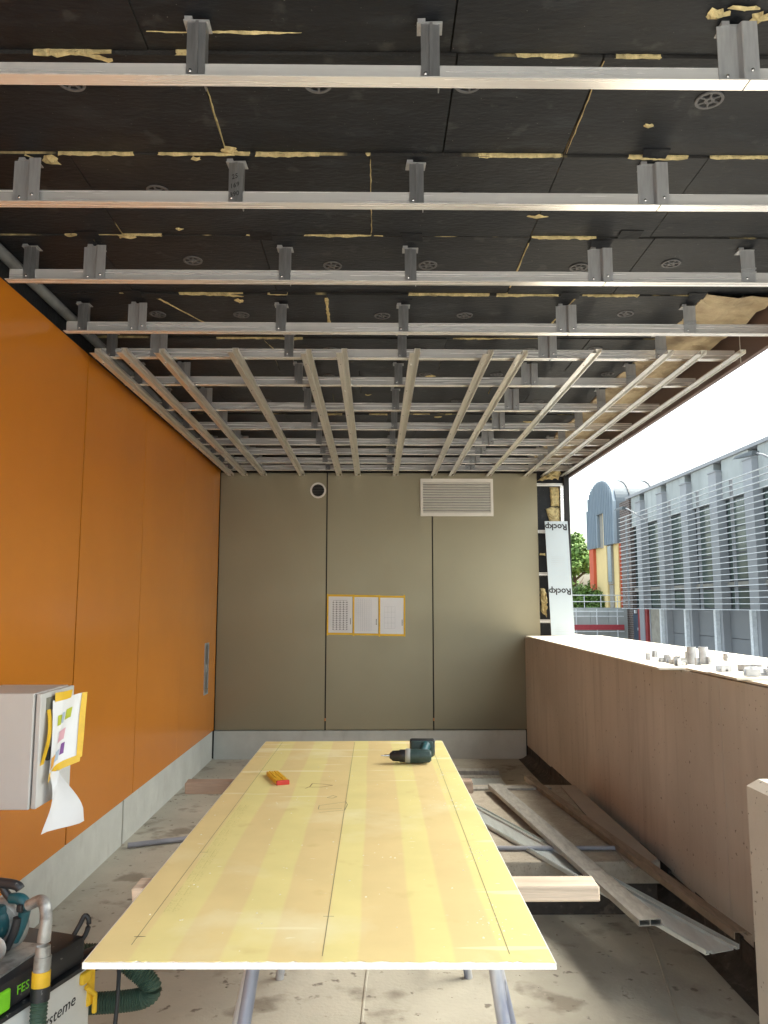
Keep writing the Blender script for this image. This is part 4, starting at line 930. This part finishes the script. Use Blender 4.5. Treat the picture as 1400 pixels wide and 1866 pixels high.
# lamp heads on arms at the facade
M_lamp = mat('lamp_grey', (.06, .07, .075), .5)
for k, (yb, zb, lab) in enumerate(((54.0, 8.25, 'dark street lamp head by the far end of the slatted facade'), (35.0, 8.45, 'large dark street lamp head at the right image edge above the screen'))):
    t = thing('street_lamp', lab, 'lamp', (XF - 2.1, yb, -5), group='street lamps')
    xx = XF - 2.1
    sc_ = 1.0
    b = MB(); b.hexa([(xx - .25, yb + .2, zb), (xx + .15, yb + .2, zb), (xx + .15, yb + 2.2, zb + .22), (xx - .2, yb + 2.2, zb + .18), (xx - .22, yb + .2, zb + .22), (xx + .12, yb + .2, zb + .22), (xx + .1, yb + 2.0, zb + .34), (xx - .15, yb + 2.0, zb + .3)])
    b.build('lamp_head', M_lamp, t)
    MB().tube([(xx, yb + .3, zb + .12), (xx + .1, yb - .2, zb - .05), (xx + 1.1, yb - .8, zb - .9)], .045, 8).build('arm', M_fin, t)
    MB().tube([(xx + 1.1, yb - .8, zb - .86), (xx + 1.1, yb - .8, -5)], .05, 8).build('pole', M_fin, t)
# ---- barrel-roofed tower
tw = thing('barrel_roof_tower', 'red and yellow stair tower with a grey standing-seam barrel roof', 'building', (24, 66.2, -5))
XT, TY0, TY1 = 19.5, 62.4, 69.9; cy = (TY0 + TY1) / 2; rr = (TY1 - TY0) / 2; zs = 10.0
M_zincroof = mat('zinc_cladding', (.29, .345, .39), .65, metal=.0, var=.05, scale=.8)
M_yel = mat('yellow_render', (.80, .60, .27), .8, var=.05, scale=.6); M_redr = mat('orange_red_render', (.62, .12, .055), .8, var=.06, scale=.6)
def arch_pts(n, r, z0, sy=1.): return [(cy + r * sy * math.cos(math.pi * k / n), z0 + r * .58 * math.sin(math.pi * k / n)) for k in range(n + 1)]
MB().prism([(TY0, 6.5), (TY0, zs)] + arch_pts(24, rr, zs)[::-1][1:-1] + [(TY1, zs), (TY1, 6.5)], XT + .35, XT + 24, 'X').build('upper_storey', mat('glare_cut_zinc_roof', (.125, .150, .170), .7, var=.06, scale=.8), tw)  # same zinc, colour darkened to offset the strong light on the roof
# gable strips (standing seams), with the tall arched opening left free
ow_, yo0, yo1 = None, 64.75, 67.0
n = 16
def roofz(y): return zs + rr * .58 * math.sqrt(max(0, 1 - ((y - cy) / rr) ** 2))
for k in range(n):
    a, c = TY0 + (TY1 - TY0) * k / n, TY0 + (TY1 - TY0) * (k + 1) / n
    zb = 6.5
    if a >= yo0 - .1 and c <= yo1 + .1: zb = 9.35
    MB().prism([(a + .02, zb), (c - .02, zb), (c - .02, roofz(c)), (a + .02, roofz(a))], XT + .08, XT + .34, 'X').build('cladding_strip', M_zincroof, tw)
    MB().box(XT - .06, XT + .08, c - .05, c + .05, zb if not (yo0 < c < yo1) else 9.35, roofz(c)).build('seam', M_zincroof, tw)
for q in range(9):
    x = XT + 1.5 + q * 2.0; pts = [(x, y, z + .03) for y, z in arch_pts(20, rr, zs)]
    MB().tube(pts, .06, 6).build('roof_seam', M_fframe, tw)
MB().box(XT + .3, XT + 24, cy - .06, cy + .06, zs + rr * .58, zs + rr * .58 + .1).build('ridge', mat('ridge_red', (.30, .12, .12), .6), tw)
MB().box(XT + .36, XT + 20, TY0 + .01, TY1 - .01, -5, 6.5).build('lower_storey', M_yel, tw)
MB().box(XT + .45, XT + 1.6, TY0 - .06, TY0 + .1, -5, 6.48).build('red_corner', M_redr, tw)
MB().box(XT + .1, XT + .9, TY1 - 1.25, TY1 + .02, -5, 6.48).build('red_corner', M_redr, tw)
MB().box(XT + .29, XT + .345, yo0 + .76, yo1, 6.4, 9.33).build('slot_reveal', M_span, tw)
MB().box(XT + .12, XT + .34, yo0, yo0 + .75, .9, 9.3).build('jamb', M_yel, tw)
wn_ = MB().box(XT + .2, XT + .345, yo0 - 1.15, yo0 - .05, 3.2, 6.45).build('window', M_span, tw)
MB().box(XT + .15, XT + .19, yo0 - 1.07, yo0 - .13, 3.4, 6.4).build('pane', mat('tower_glass', (.25, .32, .36), .1, spec=.8), wn_)
MB().box(XT + .25, XT + .345, yo0 - 1.1, yo0 - .1, .0, 3.15).build('infill_panel', M_span, tw)
# ---- retaining wall with railing and barrier
rw = thing('retaining_wall', 'grey concrete retaining wall far down the street', 'wall', (17, 61.5, -5))
for k, (a, c) in enumerate(((9, 15.2), (15.22, 16.8), (16.82, 18.2), (18.22, 19.7))): MB().box(a, c, 60.2, 60.6, -5, 1.28).build('wall_panel', M_fconc, rw)
rl = thing('street_railing', 'thin galvanised railing on top of the far retaining wall', 'railing', (17, 60, 1.28))
for z in (1.75, 2.25): MB().tube([(12, 60.3, z), (19.6, 60.3, z)], .035, 6).build('rail', M_slat, rl)
for x in (12.5, 13.8, 15.1, 16.4, 17.7, 19.0): MB().tube([(x, 60.3, 1.28), (x, 60.3, 2.25)], .03, 6).build('post', M_slat, rl)
ba = thing('barrier_gate', 'red and white horizontal barrier in front of the far retaining wall', 'barrier', (17, 59.6, -5))
MB().box(13.5, 19.3, 59.75, 59.85, -.42, -.02).build('red_band', mat('barrier_red', (.40, .05, .06), .5), ba)
for z in (.62, 1.0, -.55): MB().tube([(13.5, 59.8, z), (19.3, 59.8, z)], .04, 6).build('rail', M_slat, ba)
for x in (14, 15.6, 17.2, 18.8): MB().tube([(x, 59.8, -5), (x, 59.8, 1.2)], .04, 6).build('post', M_slat, ba)
rp_ = MB().box(12, 19.2, 48, 50, -5, -1.6).build('ramp_wall', M_ply); label(rp_, 'low beige concrete ramp wall below the barrier', 'wall')
# ---- trees
M_leaf = mat('leaf', (.11, .20, .035), .6, var=.45, scale=.9); M_leaf.node_tree.nodes['Principled BSDF'].inputs['Subsurface Weight'].default_value = 0
M_bark = mat('bark', (.10, .075, .055), .9, var=.3, scale=3)
def tree(lab, x, y, z0, h, r, n, seed, shape=1.):
    rg = random.Random(seed); t = thing('broadleaf_tree', lab, 'tree', (x, y, z0), group='trees behind the street')
    b = MB(); b.tube([(x, y, z0), (x + .1, y, z0 + h * .3), (x, y, z0 + h * .6), (x, y, z0 + h * .85)], .2, 8, rad=[h * .03, h * .024, h * .015, h * .005])
    for k in range(7):
        a = k * 2.4; zz = z0 + h * (.3 + .06 * k); b.tube([(x, y, zz), (x + math.cos(a) * r * .5, y + math.sin(a) * r * .5, zz + h * .1), (x + math.cos(a) * r * .8, y + math.sin(a) * r * .8, zz + h * .16)], .1, 6, rad=[h * .012, h * .008, h * .003])
    b.build('trunk', M_bark, t)
    b = MB(); cl = []
    for k in range(34):
        u = rg.random(); a = rg.uniform(0, 6.28); zz = .12 + .88 * u; pr = math.sin(min(1, (1.08 - zz) * 1.5) * math.pi / 2) * r * rg.uniform(.35, 1)
        cl.append((x + math.cos(a) * pr, y + math.sin(a) * pr, z0 + h * zz * .95, r * rg.uniform(.22, .42)))
    for k in range(n):
        c = rg.choice(cl); d = Vector((rg.gauss(0, 1), rg.gauss(0, 1), rg.gauss(0, 1))).normalized() * c[3] * rg.uniform(.55, 1.05)
        p = Vector(c[:3]) + d; s = rg.uniform(.10, .2) * shape; u = Vector((rg.gauss(0, 1), rg.gauss(0, 1), rg.gauss(0, .6))).normalized(); w_ = u.cross(d.normalized() + Vector((0, 0, .3)))
        if w_.length < .1: continue
        w_.normalize(); b.quad(p - u * s, p + w_ * s * .6, p + u * s, p - w_ * s * .6)
    b.build('crown', M_leaf, t)
tree('tall bright green tree left of the barrel-roofed tower', 20.3, 78, -3, 11.6, 3.0, 16000, 1, 1.5)
tree('darker green tree further off, partly behind the tall tree', 23.6, 96, -3, 9.5, 3.0, 9000, 2, 1.6)
tree('low yellow-green bush behind the street railing', 18.6, 68, -.5, 3.4, 2.2, 8000, 3, .8)
